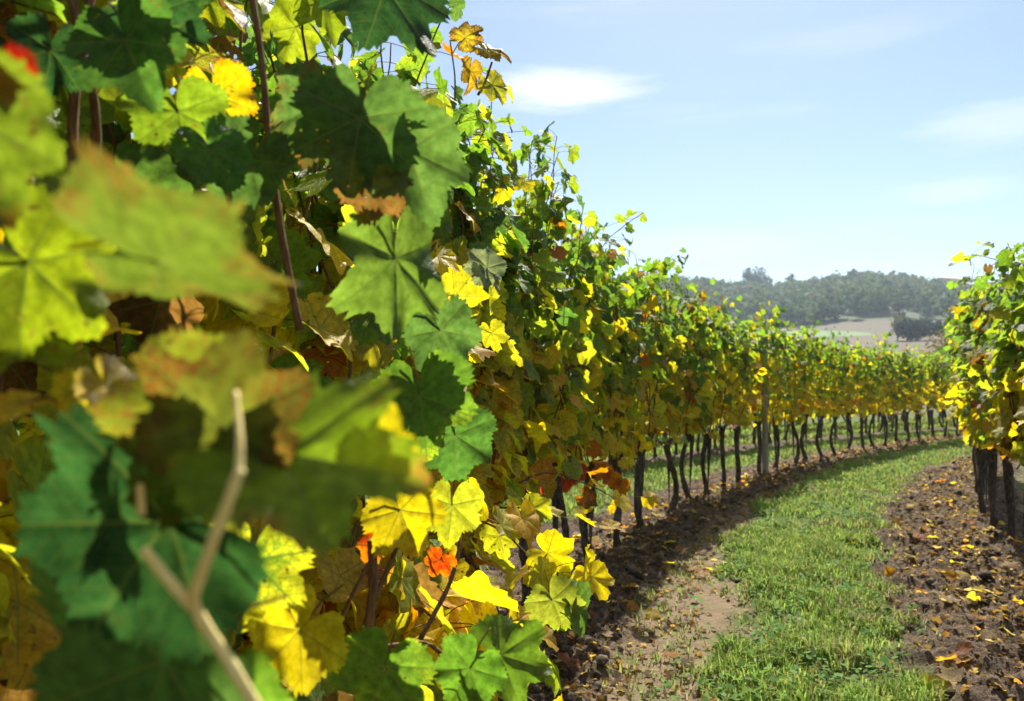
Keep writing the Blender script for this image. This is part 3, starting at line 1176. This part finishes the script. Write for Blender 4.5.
hero(487, 268, 1.7, .058, 130, (.1, .55, .8), (.14, .19, .15), (.17, .2, .16), .4, .25, 'pale silvery underside of a leaf')
hero(485, 272, 1.7, .050, -50, (.2, .85, .5), (.16, .20, .16), (.17, .2, .16), .4, .25)
hero(395, 258, 1.1, .125, 272, (.75, .1, .6), (.075, .14, .03), C_LIME, .2, .2, 'long drooping light green leaf seen half edge on')
hero(440, 330, 1.35, .090, 300, (-.2, .3, .9), DK, MID, .2, .1)
hero(420, 395, 1.25, .100, 285, (.1, .3, 1), (.05, .11, .02), C_LIME, .3, .1)
hero(455, 435, 1.5, .095, 275, (.25, .2, 1), (.035, .09, .024), MID, .3, .1, 'dark green leaf above the trunk gap')
hero(252, 560, .95, .088, 262, (.1, .15, 1), (.055, .115, .018), C_YG, .7, .05, 'green leaf with yellow insect eaten patches')
hero(300, 630, 1.0, .085, 225, (.1, .3, 1), (.40, .30, .02), C_YG, .4, .1)
hero(385, 665, 1.15, .085, 250, (.2, .4, .9), MID, C_LIME, .4, .1)
hero(500, 655, 1.35, .100, -20, (.1, .6, .8), (.065, .135, .02), C_LIME, .3, .1, 'bright green leaf lying low over the dark soil')
hero(470, 668, 1.3, .080, 240, (0, .5, .8), (.05, .12, .02), C_LIME, .3, .1)
hero(552, 600, 2.2, .100, 285, (.3, .4, .8), (.16, .20, .03), C_LIME, .4, .1)
hero(575, 605, 2.25, .095, 290, (.8, .2, .6), (.06, .12, .03), C_LIME, .2, .1, 'green leaf hanging at the outer end of a low shoot')
hero(452, 505, 1.6, .085, 265, (.2, .3, 1), (.22, .25, .025), C_YG, .4, .1)
hero(400, 510, 1.3, .080, 300, (.1, .4, .9), (.46, .34, .02), C_GOLD, .4, .1)
hero(465, 38, 2.05, .055, 40, (.3, .5, .8), (.45, .30, .03), C_BRN, .7, .4, 'yellow brown leaf at a shoot tip against the sky')
hero(488, 50, 2.05, .060, -5, (.2, .6, .6), (.40, .28, .03), C_BRN, .6, .4)
hero(470, 72, 2.06, .060, 268, (.8, .1, .5), (.46, .24, .03), C_BRN, .5, .3)
hero(492, 85, 2.08, .060, -40, (.4, .4, .8), (.20, .22, .03), C_YEL, .5, .3)
hero(216, 95, 1.15, .075, 290, (.1, .3, 1), (.50, .34, .02), C_ORG, .5, .1, 'glowing yellow leaf with orange rim')
hero(178, 112, 1.0, .070, 280, (.3, .3, .9), (.10, .18, .02), C_LIME, .3, .1)

for (hx, hy, hd, ha) in ((556, 468, 5.3, 250), (566, 478, 5.25, 280), (578, 470, 5.3, 300), (612, 478, 5.5, 260), (622, 486, 5.5, 285), (548, 482, 5.2, 230), (604, 470, 5.5, 240)):
    hero(hx, hy, hd, RNG.uniform(.075, .10), ha, (RNG.normal(0, .3), .4, .9), [C_ORG, C_RED, C_GOLD][RNG.integers(0, 3)], C_BRN, .3, .3, 'red orange leaf at the trunk head')
for (hx, hy, hd) in ((300, 440, 1.15), (305, 450, 1.2), (372, 545, 1.5), (440, 560, 1.6), (210, 598, .9), (95, 655, .9)):
    hero(hx, hy, hd, .04, RNG.uniform(200, 340), (RNG.normal(0, .3), .4, .9), C_RED, C_ORG, .5, .4, 'small red leaf deep in the yellow foliage')

# the cut pale shoot close to the lens and some woody canes on the face of the row
def stem(pts, r0, r1, mat, name='cane', n=10):
    w_ = np.array([at(*p) for p in pts])
    # smooth the polyline
    t = np.linspace(0, len(w_) - 1, len(w_) * 5)
    w_ = np.stack([np.interp(t, np.arange(len(w_)), w_[:, k]) for k in range(3)], 1)
    for _ in range(2):
        w_[1:-1] = (w_[:-2] + 2 * w_[1:-1] + w_[2:]) / 4
    root = near_vine(w_[0])
    A = Acc()
    rr = np.linspace(r0, r1, len(w_)) * (1 + .12 * (np.arange(len(w_)) % 5 == 0))
    A.add(*tube(to_local(root, w_), rr, n, .04, 9))
    return obj(name, A.mesh(name), mat, root)


stem([(268, 725, .45), (228, 660, .44), (190, 603, .43), (209, 552, .405), (230, 496, .395), (240, 470, .392)], .0035, .0026, M_PALE, 'shoot')['label'] = 'pale yellow forked shoot'
stem([(192, 606, .43), (168, 580, .425), (144, 549, .42)], .0032, .0028, M_PALE, 'shoot')
stem([(239, 476, .392), (240, 440, .40), (236, 392, .42)], .0022, .0014, M_PALE, 'petiole')
stem([(142, 515, .47), (141, 500, .47), (140, 485, .47)], .0026, .0022, M_PALE, 'petiole')
stem([(74, 260, 1.0), (72, 120, 1.0), (78, 60, 1.0), (96, -30, 1.0)], .0070, .0055, M_CANE)
stem([(96, 330, 1.02), (97, 190, 1.02), (96, 105, 1.0), (74, 10, .98), (68, -30, .98)], .0058, .0050, M_CANE)
stem([(300, 330, 1.1), (282, 240, 1.1), (268, 140, 1.1), (262, 60, 1.08), (248, -30, 1.08)], .0052, .0042, M_CANE)
stem([(372, 540, 1.3), (374, 590, 1.3), (362, 660, 1.3), (358, 720, 1.3)], .0075, .0085, M_CANE)
stem([(374, 600, 1.3), (392, 560, 1.32), (404, 525, 1.34)], .0045, .0035, M_CANE)
stem([(262, 715, 1.1), (266, 660, 1.1), (270, 640, 1.1)], .0065, .0055, M_CANE)
stem([(470, 690, 1.6), (430, 640, 1.55), (360, 650, 1.45), (285, 655, 1.35)], .0045, .0030, M_CANE)
stem([(420, 640, 1.6), (450, 585, 1.65), (462, 540, 1.7), (440, 500, 1.7)], .0050, .0035, M_CANE)
stem([(330, 640, 1.4), (362, 575, 1.4), (385, 535, 1.42)], .0035, .0028, M_CANE)
stem([(478, 95, 2.1), (486, 80, 2.08), (492, 62, 2.06)], .0035, .0025, M_CANE)
stem([(455, 100, 2.05), (455, 75, 2.05), (450, 40, 2.05)], .0022, .0016, M_CANE)

# ------------------------------------------------------------------ trellis: wooden post and wires
def make_post(x, y, rz, top, lean, label):
    z = float(ground_z(x, y))
    r = empty('trellis_post', (x, y, z), rz)
    tag(r, label, 'post')
    A = Acc()
    m = 14
    zz = np.linspace(-.15, top, m)
    A.add(*tube(np.stack([zz * lean, zz * .01, zz], 1), .040 + .004 * np.sin(zz * 7), 14, .05, 77))
    obj('shaft', A.mesh('shaft', True), M_POST, r)
    for h in (.85, 1.25, 1.65):
        B = Acc()
        a = np.linspace(0, 2 * np.pi, 25)
        q = np.stack([h * lean + np.cos(a) * .049, np.sin(a) * .049, h + a * .002], 1)
        B.add(*tube(q, np.full(25, .0022), 5))
        obj('wire_tie', B.mesh('wire_tie'), M_WIRE, r)
    return r


make_post(float(rx(POST_Y)) + .06, POST_Y - .02, 0, 2.02, .012, 'tall weathered wooden post rising through the left row')
for h, nm in ((.85, 'lowest'), (1.25, 'middle'), (1.68, 'top')):
    ys = np.arange(-1.0, 25, .4)
    q = np.stack([rx(ys), ys, h + .012 * np.sin(ys * 1.3) + 0 * ys], 1)
    A = Acc()
    A.add(*tube(q, np.full(len(ys), .0014), 5))
    tag(obj('trellis_wire', A.mesh('trellis_wire'), M_WIRE), '%s thin steel trellis wire running along the left row' % nm, 'wire', 'trellis wires of the left row')

# ------------------------------------------------------------------ grass
def blades(n, x0, x1, y0, y1, hmin, hmax, keep, seed, wmul=1.0, kneg=False):
    rg = np.random.default_rng(seed)
    y = rg.uniform(y0, y1, n)
    um_ = rg.uniform(x0, x1, n)
    x = rx(y) + um_
    g, p, um, k = masks(x, y)
    cl = fbm(x * 3.2, y * 3.2, 44)
    pr = g * keep(y) * np.clip(.12 + 2.2 * (cl - .28), .06, 1.2) + p * .08 * (cl > .5)
    ok = rg.uniform(0, 1, n) < pr
    px = 512 + FPX * x / y
    ok &= (px > 440) & (px < 1120)
    x, y, cl, g = x[ok], y[ok], cl[ok], g[ok]
    n = len(x)
    z = ground_z(x, y) - .006
    h = rg.uniform(hmin, hmax, n) * (.25 + 1.5 * cl) * (.5 + .5 * g)
    az_ = rg.uniform(0, 6.28, n)
    lean = rg.uniform(.15, .95, n)
    wd = (rg.uniform(.0022, .0046, n) * wmul) * (1 + y / 14)
    dx, dy = np.cos(az_), np.sin(az_)
    sx, sy = -dy, dx
    b = np.stack([x, y, z], 1)
    D = np.stack([dx, dy, 0 * dx], 1)
    S = np.stack([sx, sy, 0 * sx], 1) * wd[:, None]
    mid = b + D * (h * lean * .35)[:, None]; mid[:, 2] += h * .62
    tip = b + D * (h * lean)[:, None]; tip[:, 2] += h * (1.02 - .35 * lean)
    V = np.stack([b - S, b + S, mid + S * .8, mid - S * .8, tip], 1).reshape(-1, 3)
    i0 = np.arange(n)[:, None] * 5
    T = np.concatenate([i0 + np.array([[0, 1, 2]]), i0 + np.array([[0, 2, 3]]), i0 + np.array([[3, 2, 4]])], 0)
    base = np.array([[.16, .26, .032]]) * rg.uniform(.65, 1.35, (n, 1)) * rg.uniform(.9, 1.1, (n, 3))
    dry = rg.uniform(0, 1, n) < (.08 + .16 * (g < .7) + .25 * (fbm(x * 1.3, y * 1.3, 90) > .6))
    base[dry] = np.array([.26, .20, .09]) * rg.uniform(.7, 1.2, (dry.sum(), 1))
    yg = rg.uniform(0, 1, n) < .2
    base[yg & ~dry] = np.array([.24, .29, .04]) * rg.uniform(.8, 1.2, ((yg & ~dry).sum(), 1))
    C = np.repeat(np.concatenate([base, np.ones((n, 1))], 1), 5, 0)
    return V, T, C


def weeds(n, y0, y1, seed, um0=.8, um1=2.4):
    """low broad leaved herbs: rosettes of small oval leaves"""
    rg = np.random.default_rng(seed)
    y = rg.uniform(y0, y1, n)
    x = rx(y) + rg.uniform(um0, um1, n)
    g, p, um, k = masks(x, y)
    cl = fbm(x * 1.7, y * 1.7, 70)
    ok = rg.uniform(0, 1, n) < np.clip(g * (cl - .3) * 2.2 + p * .08, 0, 1)
    x, y = x[ok], y[ok]
    m = 5
    x = np.repeat(x, m); y = np.repeat(y, m)
    n = len(x)
    z = ground_z(x, y) + rg.uniform(.01, .07, n)
    az_ = rg.uniform(0, 6.28, n)
    L_ = rg.uniform(.018, .045, n)
    D = np.stack([np.cos(az_), np.sin(az_), rg.uniform(-.2, .7, n)], 1)
    S = np.stack([-np.sin(az_), np.cos(az_), rg.uniform(-.3, .3, n)], 1)
    b = np.stack([x + rg.normal(0, .02, n), y + rg.normal(0, .02, n), z], 1)
    P = []
    for (u, v) in ((0, 0), (.35, .32), (.75, .30), (1, 0), (.75, -.30), (.35, -.32)):
        P.append(b + D * (u * L_)[:, None] + S * (v * L_)[:, None])
    V = np.stack(P, 1).reshape(-1, 3)
    i0 = np.arange(n)[:, None] * 6
    T = np.concatenate([i0 + np.array([t]) for t in ((0, 1, 5), (1, 2, 5), (2, 4, 5), (2, 3, 4))], 0)
    base = np.array([[.075, .165, .026]]) * rg.uniform(.7, 1.4, (n, 1)) * rg.uniform(.9, 1.1, (n, 3))
    C = np.repeat(np.concatenate([base, np.ones((n, 1))], 1), 6, 0)
    return V, T, C


def join(name, sets, mat):
    V, T, C = [], [], []
    n = 0
    for v, t, c in sets:
        V.append(v); T.append(t + n); C.append(c)
        n += len(v)
    return obj(name, mesh(name, np.concatenate(V), np.concatenate(T), None, {'tint': ('FLOAT_COLOR', np.concatenate(C))}), mat)


o = join('grass', [blades(90000, .3, 2.5, 2.9, 7.5, .03, .11, lambda y: 1.0 + 0 * y, 1),
                   blades(70000, .3, 2.5, 7.5, 23.0, .035, .10, lambda y: .9 + 0 * y, 2, 1.2),
                   weeds(2200, 2.9, 9, 4), weeds(1500, 9, 20, 5)], M_GRASS)
tag(o, 'bright green grass and low weeds along the middle of the alley', 'grass', kind='stuff')
o = join('grass', [blades(60000, -2.7, -.45, 4.0, 23.0, .04, .12, lambda y: .9 + 0 * y, 3, 1.4), blades(90000, -9.0, -3.0, 9.0, 42.0, .06, .16, lambda y: 1.0 + 0 * y, 13, 2.2), weeds(3000, 4, 18, 6, -2.6, -.5)], M_GRASS)
tag(o, 'green grass behind the trunks of the left row', 'grass', kind='stuff')

# ------------------------------------------------------------------ soil clods and leaf litter
def clods(n, seed):
    rg = np.random.default_rng(seed)
    y = 2.9 + (21 - 2.9) * rg.uniform(0, 1, n) ** 1.7
    side = rg.uniform(0, 1, n)
    u = np.where(side < .5, rg.normal(.18, .26, n), np.where(side < .93, rg.normal(2.68, .30, n), rg.normal(.75, .2, n)))
    x = rx(y) + u
    g, p, um, k = masks(x, y)
    px = 512 + FPX * x / y
    ok = (rg.uniform(0, 1, n) < np.clip(1 - g - .75 * p, 0.0, 1)) & (px > 440) & (px < 1130)
    x, y = x[ok], y[ok]
    n = len(x)
    s = (.004 + .028 * rg.uniform(0, 1, n) ** 5.0) * (1 + y / 30)
    z = ground_z(x, y) + s * .25
    # jittered octahedron split once would be heavy: use a 12 vertex lump
    phi = (1 + 5 ** .5) / 2
    ico = np.array([(-1, phi, 0), (1, phi, 0), (-1, -phi, 0), (1, -phi, 0), (0, -1, phi), (0, 1, phi), (0, -1, -phi), (0, 1, -phi), (phi, 0, -1), (phi, 0, 1), (-phi, 0, -1), (-phi, 0, 1)]) / 1.9
    f = np.array([(0, 11, 5), (0, 5, 1), (0, 1, 7), (0, 7, 10), (0, 10, 11), (1, 5, 9), (5, 11, 4), (11, 10, 2), (10, 7, 6), (7, 1, 8), (3, 9, 4), (3, 4, 2), (3, 2, 6), (3, 6, 8), (3, 8, 9), (4, 9, 5), (2, 4, 11), (6, 2, 10), (8, 6, 7), (9, 8, 1)])
    P = ico[None] * rg.uniform(.65, 1.3, (n, 12, 1)) * s[:, None, None] * rg.uniform(.45, 1.5, (n, 1, 3))
    a = rg.uniform(0, 6.28, n)
    c, sn = np.cos(a)[:, None], np.sin(a)[:, None]
    Q = np.stack([P[..., 0] * c - P[..., 1] * sn, P[..., 0] * sn + P[..., 1] * c, P[..., 2] * .8], 2)
    V = (Q + np.stack([x, y, z], 1)[:, None, :]).reshape(-1, 3)
    T = (f[None] + (np.arange(n) * 12)[:, None, None]).reshape(-1, 3)
    col = np.array([[.080, .058, .041]]) * rg.uniform(.5, 1.7, (n, 1)) * rg.uniform(.93, 1.07, (n, 3))
    C = np.repeat(np.concatenate([col, np.ones((n, 1))], 1), 12, 0)
    return V, T, C


o = join('soil_clods', [clods(4200, 8)], M_CLOD)
tag(o, 'dark crumbly soil clods turned up along both rows', 'soil', kind='stuff')


def litter_positions(n, rg, y0, y1, pw=1.6):
    y = y0 + (y1 - y0) * rg.uniform(0, 1, n) ** pw
    sd_ = rg.uniform(0, 1, n)
    u = np.where(sd_ < .50, rg.normal(.12, .30, n), np.where(sd_ < .92, rg.normal(2.72, .30, n), rg.uniform(.5, 2.3, n)))
    x = rx(y) + u
    px = 512 + FPX * x / y
    ok = (px > 450) & (px < 1110)
    return x[ok], y[ok], u[ok]


rg = np.random.default_rng(33)
x, y, u = litter_positions(26000, rg, 2.9, 20)
n = len(x)
base = np.stack([x, y, ground_z(x, y) + .012], 1)
tipd = np.stack([rg.normal(0, 1, n), rg.normal(0, 1, n), rg.normal(0, .25, n)], 1)
nd = np.stack([rg.normal(0, .45, n), rg.normal(0, .45, n), np.ones(n)], 1)
sel = rg.choice(5, n, p=[.52, .22, .10, .10, .06])
tc_ = np.array([(.095, .058, .034), (.18, .115, .065), (.28, .20, .125), (.40, .25, .04), (.30, .12, .04)])[sel] * rg.uniform(.6, 1.3, (n, 1))
t4 = np.concatenate([tc_, np.ones((n, 1))], 1)
e4 = np.concatenate([np.tile(C_BRN, (n, 1)), rg.uniform(.2, .8, (n, 1))], 1)
lit = build_leaves(base, tipd, nd, (.005 + .026 * rg.uniform(0, 1, n) ** 1.8) * (1 + y / 40), t4, e4, 0, rg, rg.uniform(-.7, .9, n))
tag(obj('leaf_litter', leaf_mesh('leaf_litter', [lit]), M_LEAF), 'brown and ochre dry leaf litter scattered over the soil strips', 'leaf litter', kind='stuff')

KINDS = [('yellow', (.50, .36, .04)), ('orange', (.46, .20, .03)), ('tan', (.36, .25, .14)), ('rust red', (.33, .09, .035))]
rg = np.random.default_rng(34)
spots = []
for px, py, kd in ((683, 478, 0), (655, 545, 1), (678, 552, 1), (668, 568, 0), (690, 566, 1), (705, 567, 0), (716, 570, 0), (700, 573, 1), (725, 566, 2), (628, 608, 1), (592, 607, 1), (606, 640, 2),
                   (955, 575, 0), (948, 580, 1), (960, 592, 2), (1005, 582, 3), (962, 606, 2), (940, 600, 0), (1000, 630, 2), (940, 660, 1), (955, 655, 3), (938, 668, 2), (930, 692, 0), (942, 683, 2),
                   (895, 540, 2), (905, 560, 0), (918, 540, 1), (930, 552, 2), (970, 555, 0), (960, 545, 1), (985, 600, 2), (1015, 610, 1), (820, 545, 2), (760, 580, 1)):
    d = CAM_H * FPX / (py - 385)
    spots.append(((px - 512) / FPX * d, d, kd))
x, y, u = litter_positions(150, rg, 3.4, 11, 1.3)
for a, b in zip(x, y):
    spots.append((a, b, int(rg.choice(4, p=[.32, .26, .30, .12]))))
for (a, b, kd) in spots:
    uu = a - float(rx(b))
    place = 'under the left row' if uu < .75 else ('on the soil before the right row' if uu > 2.1 else 'on the grassy alley')
    if uu < -.3:
        place = 'behind the left row trunks'
    z = float(ground_z(a, b))
    r = empty('fallen_leaf', (a, b, z), 0)
    COL.objects.unlink(r)
    bpy.data.objects.remove(r)
    tint = np.array(KINDS[kd][1]) * rg.uniform(.8, 1.2)
    L_ = rg.uniform(.045, .075)
    ln = build_leaves(np.array([[0, 0, .022]]), np.array([[rg.normal(), rg.normal(), rg.normal() * .2]]), np.array([[rg.normal() * .35, rg.normal() * .35 - .25, 1]]),
                      np.array([L_]), np.array([list(tint) + [1]]), np.array([list(C_BRN) + [rg.uniform(.1, .5)]]), 1, rg, np.array([rg.uniform(-.6, .7)]))
    o = obj('fallen_leaf', leaf_mesh('fallen_leaf', [ln]), M_LEAF)
    o.location = (a, b, z + .012)
    nm = KINDS[kd][0]
    tag(o, '%s fallen vine leaf lying %s' % (nm, place), 'leaf', '%s fallen leaves %s' % (nm, place))

# ------------------------------------------------------------------ wooded hill
def crown_faces(A, c, rad, hgt, n, rg, tint, fs, lumps=5):
    """leaf clump faces spread through a lumpy crown"""
    lc = np.array(c) + rg.uniform(-.55, .55, (lumps, 3)) * np.array((rad, rad, hgt * .5))
    lc[0] = c
    k = rg.integers(0, lumps, n)
    dv = rg.normal(0, 1, (n, 3))
    dv /= np.linalg.norm(dv, axis=1)[:, None]
    rr = rg.uniform(.55, 1.0, (n, 1)) * .62
    p = lc[k] + dv * rr * np.array((rad, rad, hgt * .5))
    nn = dv + rg.normal(0, .45, (n, 3))
    nn /= np.linalg.norm(nn, axis=1)[:, None]
    a = np.cross(nn, np.array([.3, .2, .9])); a /= np.linalg.norm(a, axis=1)[:, None]
    b = np.cross(nn, a)
    s = fs * rg.uniform(.6, 1.3, (n, 1))
    V = np.stack([p + a * s, p + b * s * .8, p - a * s * .9, p - b * s], 1).reshape(-1, 3)
    Q = (np.arange(n)[:, None] * 4 + np.array([[0, 1, 2, 3]]))
    lump_t = rg.uniform(.75, 1.3, lumps)
    col = np.array(tint)[None] * lump_t[k][:, None] * rg.uniform(.75, 1.25, (n, 1))
    C = np.repeat(np.concatenate([col, np.ones((n, 1))], 1), 4, 0)
    A.add(V, Q, None, C)


GREENS = [(.040, .082, .024), (.056, .10, .027), (.080, .12, .03), (.032, .064, .028), (.10, .115, .035)]
rg = np.random.default_rng(60)
A = Acc()
n_t = 0
while n_t < 1700:
    d = 305 + 235 * rg.uniform() ** .9
    px = rg.uniform(560, 1075)
    if d < 350 and rg.uniform() < .3:
        continue
    x = (px - 512) / FPX * d
    edge_d = 312 + 8 * math.sin(px * .03) - (14 if px < 740 else 0)
    if d < edge_d:
        continue
    z = float(hill(x, d))
    r_ = rg.uniform(3.0, 5.2)
    h = rg.uniform(7.0, 11)
    crown_faces(A, (x, d, z + h * .55), r_, h * .95, 85, rg, GREENS[rg.choice(5, p=[.24, .28, .22, .16, .10])], 1.0, 4)
    n_t += 1
tag(obj('wood', A.mesh('wood', False), M_TREE), 'hazy green wood covering the far hillside up to the ridge', 'wood', kind='stuff')


def far_tree(px, py_top, d, rad, h, tint, label, name='tree', n=420, fs=.75, slim=False, group=None, lift=.35):
    x = (px - 512) / FPX * d
    z = float(hill(x, d))
    ztop = (385 - py_top) / FPX * d + CAM_H
    h = max(h, ztop - z)
    r = empty(name, (x, d, z))
    tag(r, label, 'tree', group)
    rg = np.random.default_rng(int(px * 7 + d))
    B = Acc()
    tp = h * .8
    B.add(*tube(np.stack([np.linspace(0, .05 * h, 6), np.zeros(6), np.linspace(-.3, tp, 6)], 1), np.linspace(.03 * h, .008 * h, 6), 8, .1, 3))
    for k in range(4):
        a = rg.uniform(0, 6.28)
        z0 = h * rg.uniform(.3, .55)
        e = np.array((math.cos(a) * rad * .6, math.sin(a) * rad * .6, z0 + h * .22))
        B.add(*tube(np.linspace(np.array((.03 * h, 0, z0)), e, 4), np.linspace(.014 * h, .005 * h, 4), 5))
    obj('trunk', B.mesh('trunk'), M_TRUNK, r)
    K = Acc()
    crown_faces(K, (0, 0, h * (.5 + lift * .35)), rad, h * (1 - lift) * 1.15, n, rg, tint, fs, 8 if not slim else 4)
    obj('crown', K.mesh('crown', False), M_TREE, r)
    return r


RG_ = 'trees standing out on the far ridge'
far_tree(750, 266, 515, 4.0, 12, (.035, .05, .028), 'leftmost tree of the dark ridge clump, tall and narrow', 'ridge_tree', group=RG_)
far_tree(758, 267, 518, 5.0, 12, (.04, .055, .03), 'broad tree in the middle of the dark ridge clump', 'ridge_tree', group=RG_)
far_tree(767, 270, 520, 5.0, 10, (.04, .055, .03), 'lowest tree at the right end of the dark ridge clump', 'ridge_tree', group=RG_)
far_tree(791, 273, 520, 3.6, 9, (.03, .045, .03), 'small lone round tree right of the dark ridge clump', 'ridge_tree', group=RG_)
far_tree(867, 272, 515, 6.2, 11, (.025, .04, .028), 'big round dark tree alone on the ridge', 'ridge_tree', group=RG_)
far_tree(890, 270, 512, 3.4, 14, (.025, .04, .028), 'tall pointed dark tree on the ridge', 'ridge_tree', slim=True, group=RG_)
far_tree(883, 275, 512, 4.0, 11, (.035, .05, .03), 'shorter tree hugging the left of the tall pointed ridge tree', 'ridge_tree', group=RG_)
far_tree(899, 277, 512, 5.0, 10, (.035, .05, .03), 'broad tree just right of the tall pointed ridge tree', 'ridge_tree', group=RG_)
far_tree(914, 275, 512, 3.4, 11, (.05, .065, .04), 'thin pale tree left of the white hilltop house', 'ridge_tree', n=150, slim=True, group=RG_)
far_tree(927, 278, 512, 3.0, 10, (.04, .055, .03), 'slim tree nearest the white hilltop house', 'ridge_tree', n=200, slim=True, group=RG_)
far_tree(939, 278, 500, 2.6, 11, (.03, .045, .03), 'slender dark tree beside the white hilltop house', 'ridge_tree', n=200, slim=True, group=RG_)
BG_ = 'bushy trees on the slope below the wood'
far_tree(908, 316, 215, 4.6, 6, (.03, .05, .03), 'left tree of the dark bushy clump in the brown field', 'bushy_tree', fs=.5, n=700, group=BG_, lift=.1)
far_tree(919, 319, 213, 4.8, 6, (.028, .045, .03), 'middle tree of the dark bushy clump in the brown field', 'bushy_tree', fs=.5, n=700, group=BG_, lift=.1)
far_tree(930, 324, 210, 4.2, 6, (.028, .045, .03), 'right tree of the dark bushy clump in the brown field', 'bushy_tree', fs=.5, n=700, group=BG_, lift=.1)
far_tree(898, 316, 218, 2.3, 6, (.13, .13, .035), 'pale yellow green sapling left of the dark bushy clump', 'bushy_tree', fs=.35, n=300, group=BG_, lift=.2)
far_tree(788, 304, 300, 1.6, 3, (.03, .045, .025), 'tiny dark bush alone at the upper edge of the brown field', 'bush', fs=.35, n=180, group=BG_, lift=.1)
far_tree(942, 318, 62, 1.6, 4.0, (.24, .19, .06), 'thin ochre young tree beyond the far end of the row', 'young_tree', fs=.12, n=500, lift=.2)
far_tree(951, 330, 60, 1.3, 3.4, (.25, .16, .05), 'shorter ochre young tree tucked behind the right row', 'young_tree', fs=.12, n=400, lift=.2)


def house(px, d, zoff, wx, wy, hh, label):
    x = (px - 512) / FPX * d
    z = float(hill(x, d)) + zoff
    r = empty('house', (x, d, z), R(12))
    tag(r, label, 'house', 'houses on the ridge')
    A = Acc()
    add_box(A, (-wx / 2, -wy / 2, -6), (wx / 2, wy / 2, hh))
    obj('wall', A.mesh('wall', False), M_WALL, r)
    B = Acc()
    e, rh = .5, 2.0
    v = [(-wx / 2 - e, -wy / 2 - e, hh + .01), (wx / 2 + e, -wy / 2 - e, hh + .01), (wx / 2 + e, wy / 2 + e, hh + .01), (-wx / 2 - e, wy / 2 + e, hh + .01), (-wx / 2 - e, 0, hh + rh), (wx / 2 + e, 0, hh + rh)]
    B.add(v, [(0, 1, 5, 4), (2, 3, 4, 5), (3, 2, 1, 0)], [(0, 4, 3), (1, 2, 5)])
    obj('roof', B.mesh('roof', False), M_ROOF, r)
    for cx_ in np.linspace(-wx / 2 + 1.4, wx / 2 - 1.4, 3):
        for cz in ((1.2, 3.8) if hh > 5 else (1.2,)):
            W_ = Acc()
            add_box(W_, (cx_ - .5, -wy / 2 - .04, cz), (cx_ + .5, -wy / 2 + .1, cz + 1.4))
            obj('window', W_.mesh('window', False), M_DARK, r)
    return r


house(949, 500, 6.6, 12, 8, 5.6, 'white two storey house with dark roof on the ridge')
house(957, 505, 6.0, 9, 7, 4.0, 'lower white house partly hidden behind the right row')

# ------------------------------------------------------------------ haze in the air
A = Acc()
add_box(A, (-690, -85, -3), (690, 930, 96))
hz_o = obj('haze', A.mesh('haze', False), None)
m, g = new_mat('haze_air')
v = g.n('ShaderNodeVolumePrincipled')
v.inputs['Color'].default_value = (.66, .80, 1.0, 1)
v.inputs['Density'].default_value = 0.00028
v.inputs['Anisotropy'].default_value = 0.3
oo = g.n('ShaderNodeOutputMaterial')
g.link(v.outputs[0], oo.inputs['Volume'])
hz_o.data.materials.append(m)
tag(hz_o, 'pale autumn haze lying over the whole valley', 'haze', kind='stuff')
